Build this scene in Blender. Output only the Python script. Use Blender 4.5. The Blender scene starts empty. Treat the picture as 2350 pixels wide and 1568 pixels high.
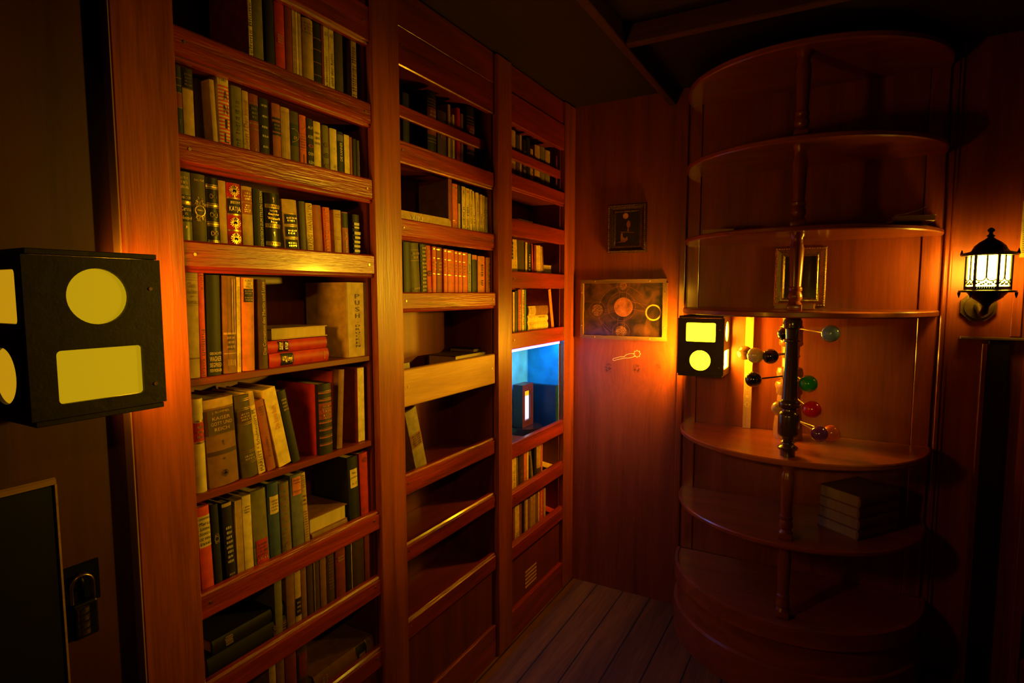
import bpy, bmesh, math, random
from mathutils import Vector, Matrix
sc = bpy.context.scene
C = sc.collection
PI = math.pi
# ------------------------------------------------------------------ camera
EYE = Vector((1.0744, 0.0, 1.4))
ROWS = ((0.87151277, 0.49037129, -0.0012183), (-0.04045293, 0.07437052, 0.99640985), (-0.48870139, 0.86833462, -0.08465181))
FPX = 1316.0
W, H = 2350, 1568
cd = bpy.data.cameras.new('camera'); cam = bpy.data.objects.new('camera', cd); C.objects.link(cam)
cd.sensor_width = 36.0; cd.sensor_fit = 'HORIZONTAL'; cd.lens = FPX / W * 36.0; cd.clip_start = 0.02
R_ = Matrix(ROWS)
cam.matrix_world = Matrix.Translation(EYE) @ Matrix((R_[0], R_[1], -R_[2])).transposed().to_4x4()
sc.camera = cam
def ray(px, py):
    v = Vector(((px - W / 2) / FPX, -(py - H / 2) / FPX, 1.0))
    return R_.transposed() @ v
def atX(px, py, X): r = ray(px, py); return EYE + r * ((X - EYE.x) / r.x)
def atY(px, py, Y): r = ray(px, py); return EYE + r * ((Y - EYE.y) / r.y)
def atZ(px, py, Z): r = ray(px, py); return EYE + r * ((Z - EYE.z) / r.z)
# ------------------------------------------------------------------ world, exposure, room and added lights
wd = bpy.data.worlds.new('world'); sc.world = wd; wd.use_nodes = True
wd.node_tree.nodes['Background'].inputs[0].default_value = (1.0, 0.33, 0.08, 1)
wd.node_tree.nodes['Background'].inputs[1].default_value = 0.0035
sc.view_settings.view_transform = 'Standard'; sc.view_settings.look = 'None'
sc.view_settings.exposure = 0.0; sc.view_settings.gamma = 1.0
sc.view_settings.use_curve_mapping = False
try:
    sc.cycles.use_denoising = True
    sc.cycles.max_bounces = 6; sc.cycles.diffuse_bounces = 3; sc.cycles.glossy_bounces = 3
    sc.cycles.sample_clamp_indirect = 3.0; sc.cycles.sample_clamp_direct = 0.0
    sc.cycles.caustics_reflective = False; sc.cycles.caustics_refractive = False
except Exception: pass
WARM = (1.0, 0.50, 0.035)
def lamp(name, loc, power, col, size=0.05, kind='POINT', target=None, ang=90, blend=0.6):
    l = bpy.data.lights.new(name, kind); l.energy = power; l.color = col
    l.shadow_soft_size = size
    o = bpy.data.objects.new(name, l); C.objects.link(o); o.location = loc
    if kind == 'SPOT':
        l.spot_size = math.radians(ang); l.spot_blend = blend
    if target is not None:
        o.rotation_euler = (Vector(target) - Vector(loc)).to_track_quat('-Z', 'Y').to_euler()
    return o
# two added unseen spots, then the room's two lamps behind the viewer
lamp('added_lantern_spot', (1.44, 2.235, 1.46), 95.0, (1.0, 0.57, 0.016), 0.045, 'SPOT', (0.0, 1.2, 1.33), 52, 1.0)  # added spot without a fixture, brightens the bookcases from the lantern's side
lamp('added_fill_spot', (1.55, 0.15, 1.95), 13.0, (1.0, 0.55, 0.018), 0.04, 'SPOT', (0.0, 1.1, 1.18), 50, 1.0)  # added unseen fill for the bookcases from the viewer's side
lamp('rear_lamp', (1.02, -.55, 1.62), 16.0, (1.0, 0.6, 0.05), 0.03, 'SPOT', (0.97, 2.2, 1.05), 17, 0.9)
lamp('rear_lamp', (1.28, -.55, 1.62), 16.0, (1.0, 0.6, 0.05), 0.03, 'SPOT', (0.97, 2.2, 1.05), 17, 0.9)
# ------------------------------------------------------------------ materials
MATS = {}
def node_mat(name):
    m = bpy.data.materials.new(name); m.use_nodes = True
    nt = m.node_tree; b = nt.nodes['Principled BSDF']
    return m, nt, b
def L(nt, a, b): nt.links.new(a, b)
def wood(name, c1, c2, axis='Z', rough=0.38, scale=1.0, bump=0.25, spec=0.5, coat=0.0, knots=None, contrast=(0.3, 0.72)):
    if name in MATS: return MATS[name]
    m, nt, b = node_mat(name); N = nt.nodes
    tc = N.new('ShaderNodeTexCoord'); oi = N.new('ShaderNodeObjectInfo')
    mul = N.new('ShaderNodeVectorMath'); mul.operation = 'SCALE'; mul.inputs[0].default_value = (3.7, 5.3, 7.1)
    L(nt, oi.outputs['Random'], mul.inputs['Scale'])
    add = N.new('ShaderNodeVectorMath'); L(nt, tc.outputs['Object'], add.inputs[0]); L(nt, mul.outputs[0], add.inputs[1])
    vec = add.outputs[0]
    kmask = None
    if knots:
        for (kx, ky, kz, kr) in knots:
            sub = N.new('ShaderNodeVectorMath'); sub.operation = 'SUBTRACT'; L(nt, tc.outputs['Object'], sub.inputs[0]); sub.inputs[1].default_value = (kx, ky, kz)
            sq = N.new('ShaderNodeVectorMath'); sq.operation = 'MULTIPLY'; sq.inputs[1].default_value = (1, 0, .8); L(nt, sub.outputs[0], sq.inputs[0])
            ln = N.new('ShaderNodeVectorMath'); ln.operation = 'LENGTH'; L(nt, sq.outputs[0], ln.inputs[0])
            mr = N.new('ShaderNodeMapRange'); mr.inputs[1].default_value = kr; mr.inputs[2].default_value = kr * .55; L(nt, ln.outputs['Value'], mr.inputs[0])
            pu = N.new('ShaderNodeMapRange'); pu.inputs[1].default_value = kr * 7; pu.inputs[2].default_value = 0; pu.interpolation_type = 'SMOOTHSTEP'; L(nt, ln.outputs['Value'], pu.inputs[0])
            # grain is pushed aside around the knot
            sc_ = N.new('ShaderNodeVectorMath'); sc_.operation = 'SCALE'; sc_.inputs[0].default_value = (0.0, 0, 0.35); L(nt, pu.outputs[0], sc_.inputs['Scale'])
            a2 = N.new('ShaderNodeVectorMath'); L(nt, vec, a2.inputs[0]); L(nt, sc_.outputs[0], a2.inputs[1]); vec = a2.outputs[0]
            a3 = N.new('ShaderNodeVectorMath'); a3.operation = 'SCALE'; L(nt, sub.outputs[0], a3.inputs[0]); 
            mm = N.new('ShaderNodeMath'); mm.operation = 'MULTIPLY'; mm.inputs[1].default_value = -0.7; L(nt, pu.outputs[0], mm.inputs[0]); L(nt, mm.outputs[0], a3.inputs['Scale'])
            a4 = N.new('ShaderNodeVectorMath'); L(nt, vec, a4.inputs[0]); L(nt, a3.outputs[0], a4.inputs[1]); vec = a4.outputs[0]
            if kmask is None: kmask = mr.outputs[0]
            else:
                mx = N.new('ShaderNodeMath'); mx.operation = 'MAXIMUM'; L(nt, kmask, mx.inputs[0]); L(nt, mr.outputs[0], mx.inputs[1]); kmask = mx.outputs[0]
    mp = N.new('ShaderNodeMapping'); L(nt, vec, mp.inputs['Vector'])
    s = {'X': (2.0, 30, 30), 'Y': (30, 2.0, 30), 'Z': (30, 30, 2.0)}[axis]
    mp.inputs['Scale'].default_value = tuple(q * scale for q in s)
    n1 = N.new('ShaderNodeTexNoise'); n1.inputs['Scale'].default_value = 1.0; n1.inputs['Detail'].default_value = 5; n1.inputs['Distortion'].default_value = 0.6; L(nt, mp.outputs[0], n1.inputs['Vector'])
    mp2 = N.new('ShaderNodeMapping'); L(nt, vec, mp2.inputs['Vector']); mp2.inputs['Scale'].default_value = tuple(q * scale * 7 for q in s)
    n2 = N.new('ShaderNodeTexNoise'); n2.inputs['Scale'].default_value = 1.0; n2.inputs['Detail'].default_value = 3; L(nt, mp2.outputs[0], n2.inputs['Vector'])
    mix = N.new('ShaderNodeMath'); mix.operation = 'MULTIPLY_ADD'; mix.inputs[1].default_value = 0.3; L(nt, n2.outputs['Fac'], mix.inputs[0])
    m7 = N.new('ShaderNodeMath'); m7.operation = 'MULTIPLY'; m7.inputs[1].default_value = 0.7; L(nt, n1.outputs['Fac'], m7.inputs[0]); L(nt, m7.outputs[0], mix.inputs[2])
    cr = N.new('ShaderNodeValToRGB'); cr.color_ramp.elements[0].position = contrast[0]; cr.color_ramp.elements[1].position = contrast[1]
    cr.color_ramp.elements[0].color = (*c1, 1); cr.color_ramp.elements[1].color = (*c2, 1); L(nt, mix.outputs[0], cr.inputs[0])
    col = cr.outputs[0]
    if kmask is not None:
        mc = N.new('ShaderNodeMix'); mc.data_type = 'RGBA'; nk = N.new('ShaderNodeTexNoise'); nk.inputs['Scale'].default_value = 90; nk.inputs['Detail'].default_value = 3; L(nt, tc.outputs['Object'], nk.inputs['Vector']); kr_ = N.new('ShaderNodeMapRange'); kr_.inputs[1].default_value = .4; kr_.inputs[2].default_value = .62; L(nt, nk.outputs['Fac'], kr_.inputs[0]); km = N.new('ShaderNodeMath'); km.operation = 'MULTIPLY'; L(nt, kmask, km.inputs[0]); L(nt, kr_.outputs[0], km.inputs[1]); L(nt, km.outputs[0], mc.inputs[0]); L(nt, col, mc.inputs[6]); mc.inputs[7].default_value = (c1[0] * .35, c1[1] * .35, c1[2] * .5, 1); col = mc.outputs[2]
    L(nt, col, b.inputs['Base Color'])
    bp = N.new('ShaderNodeBump'); bp.inputs['Strength'].default_value = bump; bp.inputs['Distance'].default_value = 0.0025; L(nt, mix.outputs[0], bp.inputs['Height']); L(nt, bp.outputs[0], b.inputs['Normal'])
    b.inputs['Roughness'].default_value = rough; b.inputs['Specular IOR Level'].default_value = spec
    if coat: b.inputs['Coat Weight'].default_value = coat; b.inputs['Coat Roughness'].default_value = 0.12
    MATS[name] = m; return m
def plain(name, col, rough=0.6, metal=0.0, noise=0.25, scale=60.0, bump=0.05, spec=0.4, coat=0.0):
    if name in MATS: return MATS[name]
    m, nt, b = node_mat(name); N = nt.nodes
    tc = N.new('ShaderNodeTexCoord'); n1 = N.new('ShaderNodeTexNoise'); n1.inputs['Scale'].default_value = scale; n1.inputs['Detail'].default_value = 4
    L(nt, tc.outputs['Object'], n1.inputs['Vector'])
    cr = N.new('ShaderNodeValToRGB'); cr.color_ramp.elements[0].position = 0.3; cr.color_ramp.elements[1].position = 0.7
    cr.color_ramp.elements[0].color = (*[q * (1 - noise) for q in col], 1); cr.color_ramp.elements[1].color = (*[min(1, q * (1 + noise * .5)) for q in col], 1)
    L(nt, n1.outputs['Fac'], cr.inputs[0]); L(nt, cr.outputs[0], b.inputs['Base Color'])
    if bump:
        bp = N.new('ShaderNodeBump'); bp.inputs['Strength'].default_value = bump; bp.inputs['Distance'].default_value = 0.002; L(nt, n1.outputs['Fac'], bp.inputs['Height']); L(nt, bp.outputs[0], b.inputs['Normal'])
    b.inputs['Roughness'].default_value = rough; b.inputs['Metallic'].default_value = metal; b.inputs['Specular IOR Level'].default_value = spec
    if coat: b.inputs['Coat Weight'].default_value = coat; b.inputs['Coat Roughness'].default_value = 0.05
    MATS[name] = m; return m
def glow(name, col, strength):
    if name in MATS: return MATS[name]
    m, nt, b = node_mat(name)
    b.inputs['Base Color'].default_value = (0.3, 0.25, 0.15, 1); b.inputs['Roughness'].default_value = 0.5
    b.inputs['Emission Color'].default_value = (*col, 1); b.inputs['Emission Strength'].default_value = strength
    MATS[name] = m; return m
POST = lambda: wood('post wood', (.16, .026, .006), (.48, .1, .016), 'Z', .36, 1.0, .6, .6, .45)
RAIL = lambda: wood('rail wood', (.12, .011, .004), (.45, .038, .009), 'Y', .34, 1.2, 1.3, .6, .4)
PANEL = lambda: wood('panel wood', (.11, .016, .005), (.24, .036, .009), 'Z', .45, .6, .12)
SHELF = lambda: wood('shelf wood', (.15, .024, .007), (.3, .05, .013), 'Y', .3, .8, .1, .5, .2)
PINE = lambda: wood('pine board', (.42, .19, .05), (.68, .36, .1), 'Y', .45, 1.0, .3)
PINEZ = lambda: wood('pine batten', (.45, .26, .1), (.72, .46, .18), 'Z', .5, 1.0, .3)
DARKW = lambda: wood('dark stained wood', (.012, .006, .003), (.035, .017, .009), 'Y', .5, 1.2, .4)
UNIT = lambda: wood('shelf unit wood', (.24, .048, .012), (.5, .12, .025), 'X', .3, .5, .1, .5, .25)
TURN = lambda: wood('turned post wood', (.17, .036, .01), (.34, .075, .018), 'Z', .28, .8, .1, .6, .3)
SPIN = lambda: wood('dark turned spindle', (.03, .013, .006), (.07, .028, .012), 'Z', .2, .8, .05, .6, .6)
COLM = lambda: wood('turned column wood', (.3, .13, .045), (.46, .2, .065), 'Z', .25, .8, .06, .6, .4)
IRON = lambda: plain('dark iron', (.02, .018, .012), .35, .7, .2, 80, .1)
BRASS = lambda: plain('screw brass', (.75, .5, .16), .3, 1.0, .1, 90, 0)
GOLD = lambda: plain('gold leaf', (.85, .55, .13), .28, .9, .3, 120, .3)
DGOLD = lambda: plain('antique gilt', (.42, .27, .07), .32, .8, .5, 150, .5)
BC = dict(tan=(.55, .34, .12), cream=(.78, .58, .27), yel=(.85, .62, .18), ora=(.72, .2, .035), rora=(.7, .12, .03), red=(.55, .028, .016), mar=(.25, .035, .02), brn=(.25, .105, .035),
          rbr=(.36, .09, .03), dbr=(.075, .034, .015), blk=(.014, .009, .006), grn=(.03, .042, .014), olv=(.2, .165, .04), dol=(.085, .06, .018), gry=(.3, .22, .12), blu=(.06, .095, .3),
          bgr=(.15, .15, .28), wht=(.8, .7, .5), page=(.72, .55, .26), dpage=(.45, .31, .13), gold=(.8, .52, .12), grey=(.42, .38, .3), lred=(.75, .07, .04), dgn=(.014, .015, .006), teal=(.1, .3, .2))
def bk(c, kind='cloth'):
    if c == 'gold': return GOLD()
    if c in ('page', 'dpage'): return wood('paper ' + c, tuple(q * .75 for q in BC[c]), BC[c], 'Y', .8, 1.5, .2, .2)
    r = {'cloth': .55, 'gloss': .3}[kind]
    return plain('book %s %s' % (kind, c), BC[c], r, 0, .28, 45, .15, .4)
# ------------------------------------------------------------------ mesh helpers
def box(bm, x0, x1, y0, y1, z0, z1, bev=0.0, seg=1):
    vs = [bm.verts.new((x, y, z)) for x in (x0, x1) for y in (y0, y1) for z in (z0, z1)]
    fs = [bm.faces.new([vs[i] for i in q]) for q in ((0, 1, 3, 2), (4, 6, 7, 5), (0, 4, 5, 1), (2, 3, 7, 6), (0, 2, 6, 4), (1, 5, 7, 3))]
    if bev:
        es = list({e for f in fs for e in f.edges})
        bmesh.ops.bevel(bm, geom=es, offset=bev, segments=seg, affect='EDGES', profile=0.5)
def prism(bm, pts, axis, a0, a1):
    def mk(p, a):
        return {'X': (a, p[0], p[1]), 'Y': (p[0], a, p[1]), 'Z': (p[0], p[1], a)}[axis]
    A = [bm.verts.new(mk(p, a0)) for p in pts]; B = [bm.verts.new(mk(p, a1)) for p in pts]
    n = len(pts); bm.faces.new(A); bm.faces.new(B[::-1])
    for i in range(n): bm.faces.new((A[i], B[i], B[(i + 1) % n], A[(i + 1) % n]))
def lathe(bm, prof, cx, cy, n=32):
    rings = []
    for r, z in prof:
        rings.append([bm.verts.new((cx + r * math.cos(2 * PI * k / n), cy + r * math.sin(2 * PI * k / n), z)) for k in range(n)])
    for a, b in zip(rings, rings[1:]):
        for k in range(n): bm.faces.new((a[k], a[(k + 1) % n], b[(k + 1) % n], b[k]))
    bm.faces.new(rings[0]); bm.faces.new(rings[-1])
def tube(bm, pts, r, n=10, closed=False):
    pts = [Vector(p) for p in pts]; rings = []; N_ = len(pts)
    up = None
    for i, p in enumerate(pts):
        a = pts[(i - 1) % N_] if closed or i else p; c = pts[(i + 1) % N_] if closed or i < N_ - 1 else p
        d = (c - a).normalized()
        if up is None: up = Vector((0, 0, 1)) if abs(d.z) < .9 else Vector((1, 0, 0))
        s = d.cross(up).normalized(); up = s.cross(d).normalized()
        rr = r[i] if isinstance(r, (list, tuple)) else r
        rings.append([bm.verts.new(p + (s * math.cos(2 * PI * k / n) + up * math.sin(2 * PI * k / n)) * rr) for k in range(n)])
    pairs = list(zip(rings, rings[1:])) + ([(rings[-1], rings[0])] if closed else [])
    for a, b in pairs:
        for k in range(n): bm.faces.new((a[k], a[(k + 1) % n], b[(k + 1) % n], b[k]))
    if not closed: bm.faces.new(rings[0]); bm.faces.new(rings[-1])
def ball(bm, c, r, u=24, v=16):
    bmesh.ops.create_uvsphere(bm, u_segments=u, v_segments=v, radius=r, matrix=Matrix.Translation(c))
def disc(bm, M, r, h, n=24):
    bmesh.ops.create_cone(bm, cap_ends=True, segments=n, radius1=r, radius2=r, depth=h, matrix=M)
def polyface(bm, M, pts):
    bm.faces.new([bm.verts.new(M @ Vector((p[0], p[1], 0))) for p in pts])
def flatring(bm, M, r0, r1, n=24, a0=0.0, a1=2 * PI):
    k = n if abs(a1 - a0 - 2 * PI) < 1e-6 else n + 1
    A = [bm.verts.new(M @ Vector((r0 * math.cos(a0 + (a1 - a0) * i / n), r0 * math.sin(a0 + (a1 - a0) * i / n), 0))) for i in range(k)]
    B = [bm.verts.new(M @ Vector((r1 * math.cos(a0 + (a1 - a0) * i / n), r1 * math.sin(a0 + (a1 - a0) * i / n), 0))) for i in range(k)]
    for i in range(n): bm.faces.new((A[i], A[(i + 1) % k], B[(i + 1) % k], B[i]))
def flatline(bm, M, pts, w, closed=False):
    pts = [Vector((p[0], p[1])) for p in pts]; n = len(pts)
    for i in range(n if closed else n - 1):
        a, b = pts[i], pts[(i + 1) % n]; d = (b - a)
        if d.length < 1e-7: continue
        d.normalize(); s = Vector((-d.y, d.x)) * w * .5; e = d * w * .3
        polyface(bm, M, [a - e - s, b + e - s, b + e + s, a - e + s])
TXT = {}
def text_into(bm, s, M, width=None, height=None, stretch=True):
    """lettering laid on the plane M (text x -> M x, text y -> M y)"""
    if s not in TXT:
        cu = bpy.data.curves.new('lettering', 'FONT'); cu.body = s; cu.size = 1.0; cu.resolution_u = 2; cu.align_x = 'LEFT'
        o = bpy.data.objects.new('lettering', cu)
        me = o.to_mesh()
        vs = [v.co.copy() for v in me.vertices]; fs = [tuple(p.vertices) for p in me.polygons]
        o.to_mesh_clear(); bpy.data.objects.remove(o); bpy.data.curves.remove(cu)
        TXT[s] = (vs, fs)
    vs, fs = TXT[s]
    if not vs: return
    x0 = min(v.x for v in vs); x1 = max(v.x for v in vs); y0 = min(v.y for v in vs); y1 = max(v.y for v in vs)
    w = max(x1 - x0, 1e-4); h = max(y1 - y0, 1e-4)
    sx = sy = None
    if width: sx = width / w
    if height: sy = height / h
    if sx is None: sx = sy
    if sy is None: sy = sx
    if not stretch: sx = sy = min(sx, sy)
    nv = [bm.verts.new(M @ Vector(((v.x - (x0 + x1) / 2) * sx, (v.y - (y0 + y1) / 2) * sy, 0))) for v in vs]
    for f in fs:
        try: bm.faces.new([nv[i] for i in f])
        except ValueError: pass
def plane_m(o, ux, uy):
    ux = Vector(ux).normalized(); uy = Vector(uy).normalized(); n = ux.cross(uy)
    M = Matrix((ux, uy, n)).transposed().to_4x4(); M.translation = Vector(o); return M
def tidy(me, smooth):
    if smooth:
        for p in me.polygons: p.use_smooth = True
        try: me.set_sharp_from_angle(angle=math.radians(38))
        except Exception: pass
def obj(name, bm, mat, parent=None, smooth=False, local=False, origin=None):
    """link one mesh object; geometry is given in world space unless local"""
    bmesh.ops.recalc_face_normals(bm, faces=bm.faces)
    off = Vector((0, 0, 0))
    if not local:
        p = parent
        while p is not None: off += p.location; p = p.parent
        if parent is None and origin is not None: off = Vector(origin)
    me = bpy.data.meshes.new(name)
    if off.length: bm.transform(Matrix.Translation(-off))
    bm.to_mesh(me); bm.free(); tidy(me, smooth)
    o = bpy.data.objects.new(name, me); C.objects.link(o); me.materials.append(mat)
    if parent is not None: o.parent = parent
    elif not local: o.location = off
    return o
def thing(name, label, cat, loc=(0, 0, 0), group=None):
    o = bpy.data.objects.new(name, None); C.objects.link(o); o.location = loc; o.empty_display_size = .05
    o['label'] = label; o['category'] = cat
    if group: o['group'] = group
    return o
def tag(o, label, cat, group=None):
    o['label'] = label; o['category'] = cat
    if group: o['group'] = group
    return o
def struct(name, bm, mat, label=None):
    o = obj(name, bm, mat); o['kind'] = 'structure'; o['category'] = name.split('_')[0]; o['label'] = label or name.replace('_', ' '); return o
def B(): return bmesh.new()
# ================================================================== the setting
YB = 2.512            # back wall
ZC = 2.249            # ceiling
bm = B(); box(bm, -.4, 2.2, -1.2, YB + .05, -.05, 0)
flo = wood('floor planks', (.05, .018, .003), (.32, .125, .014), 'Y', .6, .7, .9, .4, 0, None, (.25, .75))
nt = flo.node_tree; N = nt.nodes; b = N['Principled BSDF']
tc = N.new('ShaderNodeTexCoord'); sx = N.new('ShaderNodeSeparateXYZ'); L(nt, tc.outputs['Object'], sx.inputs[0])
dv = N.new('ShaderNodeMath'); dv.operation = 'MULTIPLY'; dv.inputs[1].default_value = 1 / .128; L(nt, sx.outputs[0], dv.inputs[0])
fr = N.new('ShaderNodeMath'); fr.operation = 'FRACT'; L(nt, dv.outputs[0], fr.inputs[0])
gp = N.new('ShaderNodeMath'); gp.operation = 'LESS_THAN'; gp.inputs[1].default_value = .045; L(nt, fr.outputs[0], gp.inputs[0])
mc = N.new('ShaderNodeMix'); mc.data_type = 'RGBA'; L(nt, gp.outputs[0], mc.inputs[0])
src = b.inputs['Base Color'].links[0].from_socket; L(nt, src, mc.inputs[6]); mc.inputs[7].default_value = (.006, .003, .001, 1); L(nt, mc.outputs[2], b.inputs['Base Color'])
struct('floor', bm, flo, 'dark brown worn plank floor')
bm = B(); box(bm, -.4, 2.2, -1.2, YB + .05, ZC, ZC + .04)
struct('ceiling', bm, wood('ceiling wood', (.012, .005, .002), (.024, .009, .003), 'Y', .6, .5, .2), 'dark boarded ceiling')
KN = [(.172, YB, 1.052, .021), (.304, YB, 1.058, .021), (.401, YB, 1.07, .014), (.575, YB, 1.0, .024), (.73, YB, .99, .02), (1.13, YB, 1.4, .016), (1.0, YB, 1.68, .02)]
bm = B(); box(bm, -.3, 2.2, YB, YB + .03, 0, ZC)
wb = struct('wall_back', bm, wood('back wall plywood', (.16, .03, .009), (.4, .085, .02), 'Z', .42, .55, .12, .45, .1, KN), 'reddish stained plywood back wall')
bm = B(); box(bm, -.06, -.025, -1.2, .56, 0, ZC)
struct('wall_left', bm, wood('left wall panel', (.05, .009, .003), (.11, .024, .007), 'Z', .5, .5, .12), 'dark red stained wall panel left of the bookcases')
bm = B(); box(bm, -.26, -.23, .5, YB, 0, ZC)
struct('wall_side', bm, PANEL(), 'wall behind the bookcases')
BEAM = wood('beam wood', (.06, .018, .007), (.13, .04, .014), 'Y', .55, .8, .3)
bm = B(); box(bm, .428, .458, -1.2, YB, 2.188, ZC, .003); struct('trim_1', bm, BEAM, 'long ceiling batten')
BEAMX = wood('beam wood across', (.06, .018, .007), (.13, .04, .014), 'X', .55, .8, .3)
bm = B(); box(bm, .458, 2.1, 1.835, 1.87, 2.188, ZC, .003); struct('trim_2', bm, BEAMX, 'cross batten on the ceiling')
bm = B(); box(bm, 1.398, 1.412, YB - .016, YB, 0, ZC, .003); box(bm, 1.414, 1.424, YB - .01, YB, 0, ZC, .003)
struct('trim_3', bm, POST(), 'upright moulding beside the curved shelves')
bm = B(); box(bm, .487, .513, YB - .014, YB, 0, ZC, .003); struct('trim_4', bm, POST(), 'upright batten left of the curved shelves')
bm = B(); box(bm, 1.592, 1.62, YB - .008, YB, 1.25, ZC, .002); struct('trim_5', bm, POST(), 'upright board at the right edge')
# chalk marks on the back wall: child parts of the wall
M = plane_m((.24, YB - .0008, 1.115), (1, 0, 0), (0, 0, 1))
bm = B()
def wl(p): return (atY(p[0], p[1], YB).x - .24, atY(p[0], p[1], YB).z - 1.115)
o_ = lambda x, y: (1325 + x / 7.127, 625 + y / 7.127)
flatline(bm, M, [wl(o_(*p)) for p in [(940, 1330), (860, 1330), (800, 1350), (765, 1380), (690, 1385), (620, 1405), (585, 1415), (580, 1435), (600, 1447), (650, 1430), (770, 1405), (850, 1402), (920, 1385), (950, 1360)]], .0022)
st = []
for k in range(16):
    a = 2 * PI * k / 16; r = 62 if k % 2 == 0 else 44
    st.append(wl(o_(977 + r * math.cos(a), 1335 + r * math.sin(a))))
flatline(bm, M, st, .0022, True)
o = obj('chalk_drawing', bm, plain('pale paint', (.85, .78, .5), .7, 0, .2, 80, 0), wb)
o['label'] = 'pale outline of a spiked club'
# ================================================================== bookcases
def rail(parent, y0, y1, x, z0, z1, mat, lip='b', t=.018, screws=True, name='rail'):
    bm = B()
    pts = [(x, z0 + .012), (x, z1 - .004), (x - .004, z1), (x - t, z1), (x - t, z0), (x - .006, z0), (x - .003, z0 + .004), (x - .0055, z0 + .007)]
    if lip == 't':
        pts = [(x, z0 + .003), (x, z1 - .012), (x - .0055, z1 - .008), (x - .002, z1 - .005), (x - .006, z1), (x - t, z1), (x - t, z0), (x - .003, z0)]
    if lip == 'n':
        pts = [(x, z0 + .003), (x, z1 - .003), (x - .003, z1), (x - t, z1), (x - t, z0), (x - .003, z0)]
    prism(bm, pts, 'Y', y0, y1)
    o = obj(name, bm, mat, parent)
    if screws:
        bm = B()
        for yy in (y0 + .022, y1 - .022):
            disc(bm, Matrix.Translation((x + .0006, yy, (z0 + z1) / 2 + .004)) @ Matrix.Rotation(PI / 2, 4, 'Y'), .0032, .002, 10)
        s = obj('screw', bm, BRASS(), o)
    return o
def bookcase(name, label, y0, y1, back, rails, shelves, posts, hdr, base):
    t = thing(name, label, 'bookcase', (0, (y0 + y1) / 2, 0), 'built-in bookcases along the left wall')
    for (a, b_) in posts:
        bm = B(); box(bm, -.022, 0, a, b_, 0, ZC - .006, .002)
        obj('post', bm, POST(), t)
    bm = B(); box(bm, back - .012, back, y0, y1, 0, ZC - .02); obj('back_panel', bm, PANEL(), t)
    for yy in ((y0 - .004, y0 + .008), (y1 - .009, y1)):
        bm = B(); box(bm, back, -.0225, yy[0], yy[1], 0, 2.1); obj('side_panel', bm, PANEL(), t)
    for z1, th, xf in shelves:
        bm = B(); box(bm, back, xf, y0 + .008, y1 - .009, z1 - th, z1, .0015); obj('shelf', bm, SHELF(), t)
    for r in rails: rail(t, *r)
    bm = B(); box(bm, back, -.022, y0 + .008, y1 - .009, 2.05, 2.065); obj('top_panel', bm, SHELF(), t)
    bm = B(); box(bm, -.028, -.012, y0, y1, 2.139, ZC - .004, .001); obj('fascia', bm, RAIL(), t)
    if base:
        bm = B(); box(bm, -.03, -.02, y0, y1, 0, base[0]); obj('lower_panel', bm, PANEL(), t)
        rail(t, y0, y1, base[2], 0.0, base[1], RAIL(), 'n', .016, False, 'base_board')
    return t
P1 = (.541, .650); P2 = (1.169, 1.277); P3 = (1.806, 1.9105); P4 = (2.397, 2.511)
y0, y1 = P1[1], P2[0]
R1 = [(y0, y1, -.006, 2.04, 2.139, RAIL(), 'b'), (y0, y1, -.006, 1.833, 1.895, RAIL(), 'b'), (y0, y1, -.006, 1.637, 1.700, RAIL(), 'b'), (y0, y1, -.005, 1.440, 1.501, RAIL(), 'b'),
      (y0, y1, -.006, .744, .797, RAIL(), 't'), (y0, y1, -.006, .554, .609, RAIL(), 't'), (y0, y1, -.006, .342, .402, RAIL(), 't')]
S1 = [(1.856, .018, -.024), (1.66, .018, -.024), (1.463, .018, -.024), (1.231, .0145, -.02), (.997, .0155, -.02), (.778, .018, -.024), (.588, .018, -.024), (.376, .018, -.024)]
bc1 = bookcase('bookcase', 'tall red-brown bookcase crowded with books, nearest to the glowing box lamp', y0, y1, -.2, R1, S1, [P1, P2], None, (.34, .12, -.008))
bm = B(); box(bm, -.0245, -.0005, P1[0] - .003, P1[0] - .0003, 0, ZC - .01, .0008); o = obj('post_edge', bm, wood('lamplit raw edge wood', (.4, .19, .05), (.62, .34, .1), 'Z', .55, 1, .3), bc1); o['label'] = 'raw side edge of the post, coloured pale as if lamplit'  # raw edge coloured paler in place of the box lamp's glow
y0, y1 = P2[1], P3[0]
R2 = [(y0, y1, -.012, 2.034, 2.139, RAIL(), 'n'), (y0 + .003, y1 - .011, -.045, 1.909, 1.945, RAIL(), 'n', .012, False), (y0, y1, -.012, 1.769, 1.831, RAIL(), 'b'), (y0, y1, -.012, 1.552, 1.613, RAIL(), 'b'),
      (y0, y1, -.008, 1.343, 1.402, RAIL(), 'b'), (y0, y1 - .016, -.006, 1.067, 1.177, PINE(), 'n'), (y0, y1, -.012, .800, .862, RAIL(), 't'),
      (y0, y1, -.012, .594, .652, RAIL(), 't'), (y0, y1, -.009, .352, .418, RAIL(), 't')]
S2 = [(1.800, .018, -.031), (1.585, .018, -.031), (1.373, .018, -.031), (1.120, .018, -.031), (.838, .018, -.031), (.632, .018, -.031), (.393, .018, -.028)]
bc2 = bookcase('bookcase', 'half-empty middle bookcase with a pale unvarnished board across its front', y0, y1, -.2, R2, S2, [P3], None, (.345, .133, -.01))
y0, y1 = P3[1], P4[0]
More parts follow.
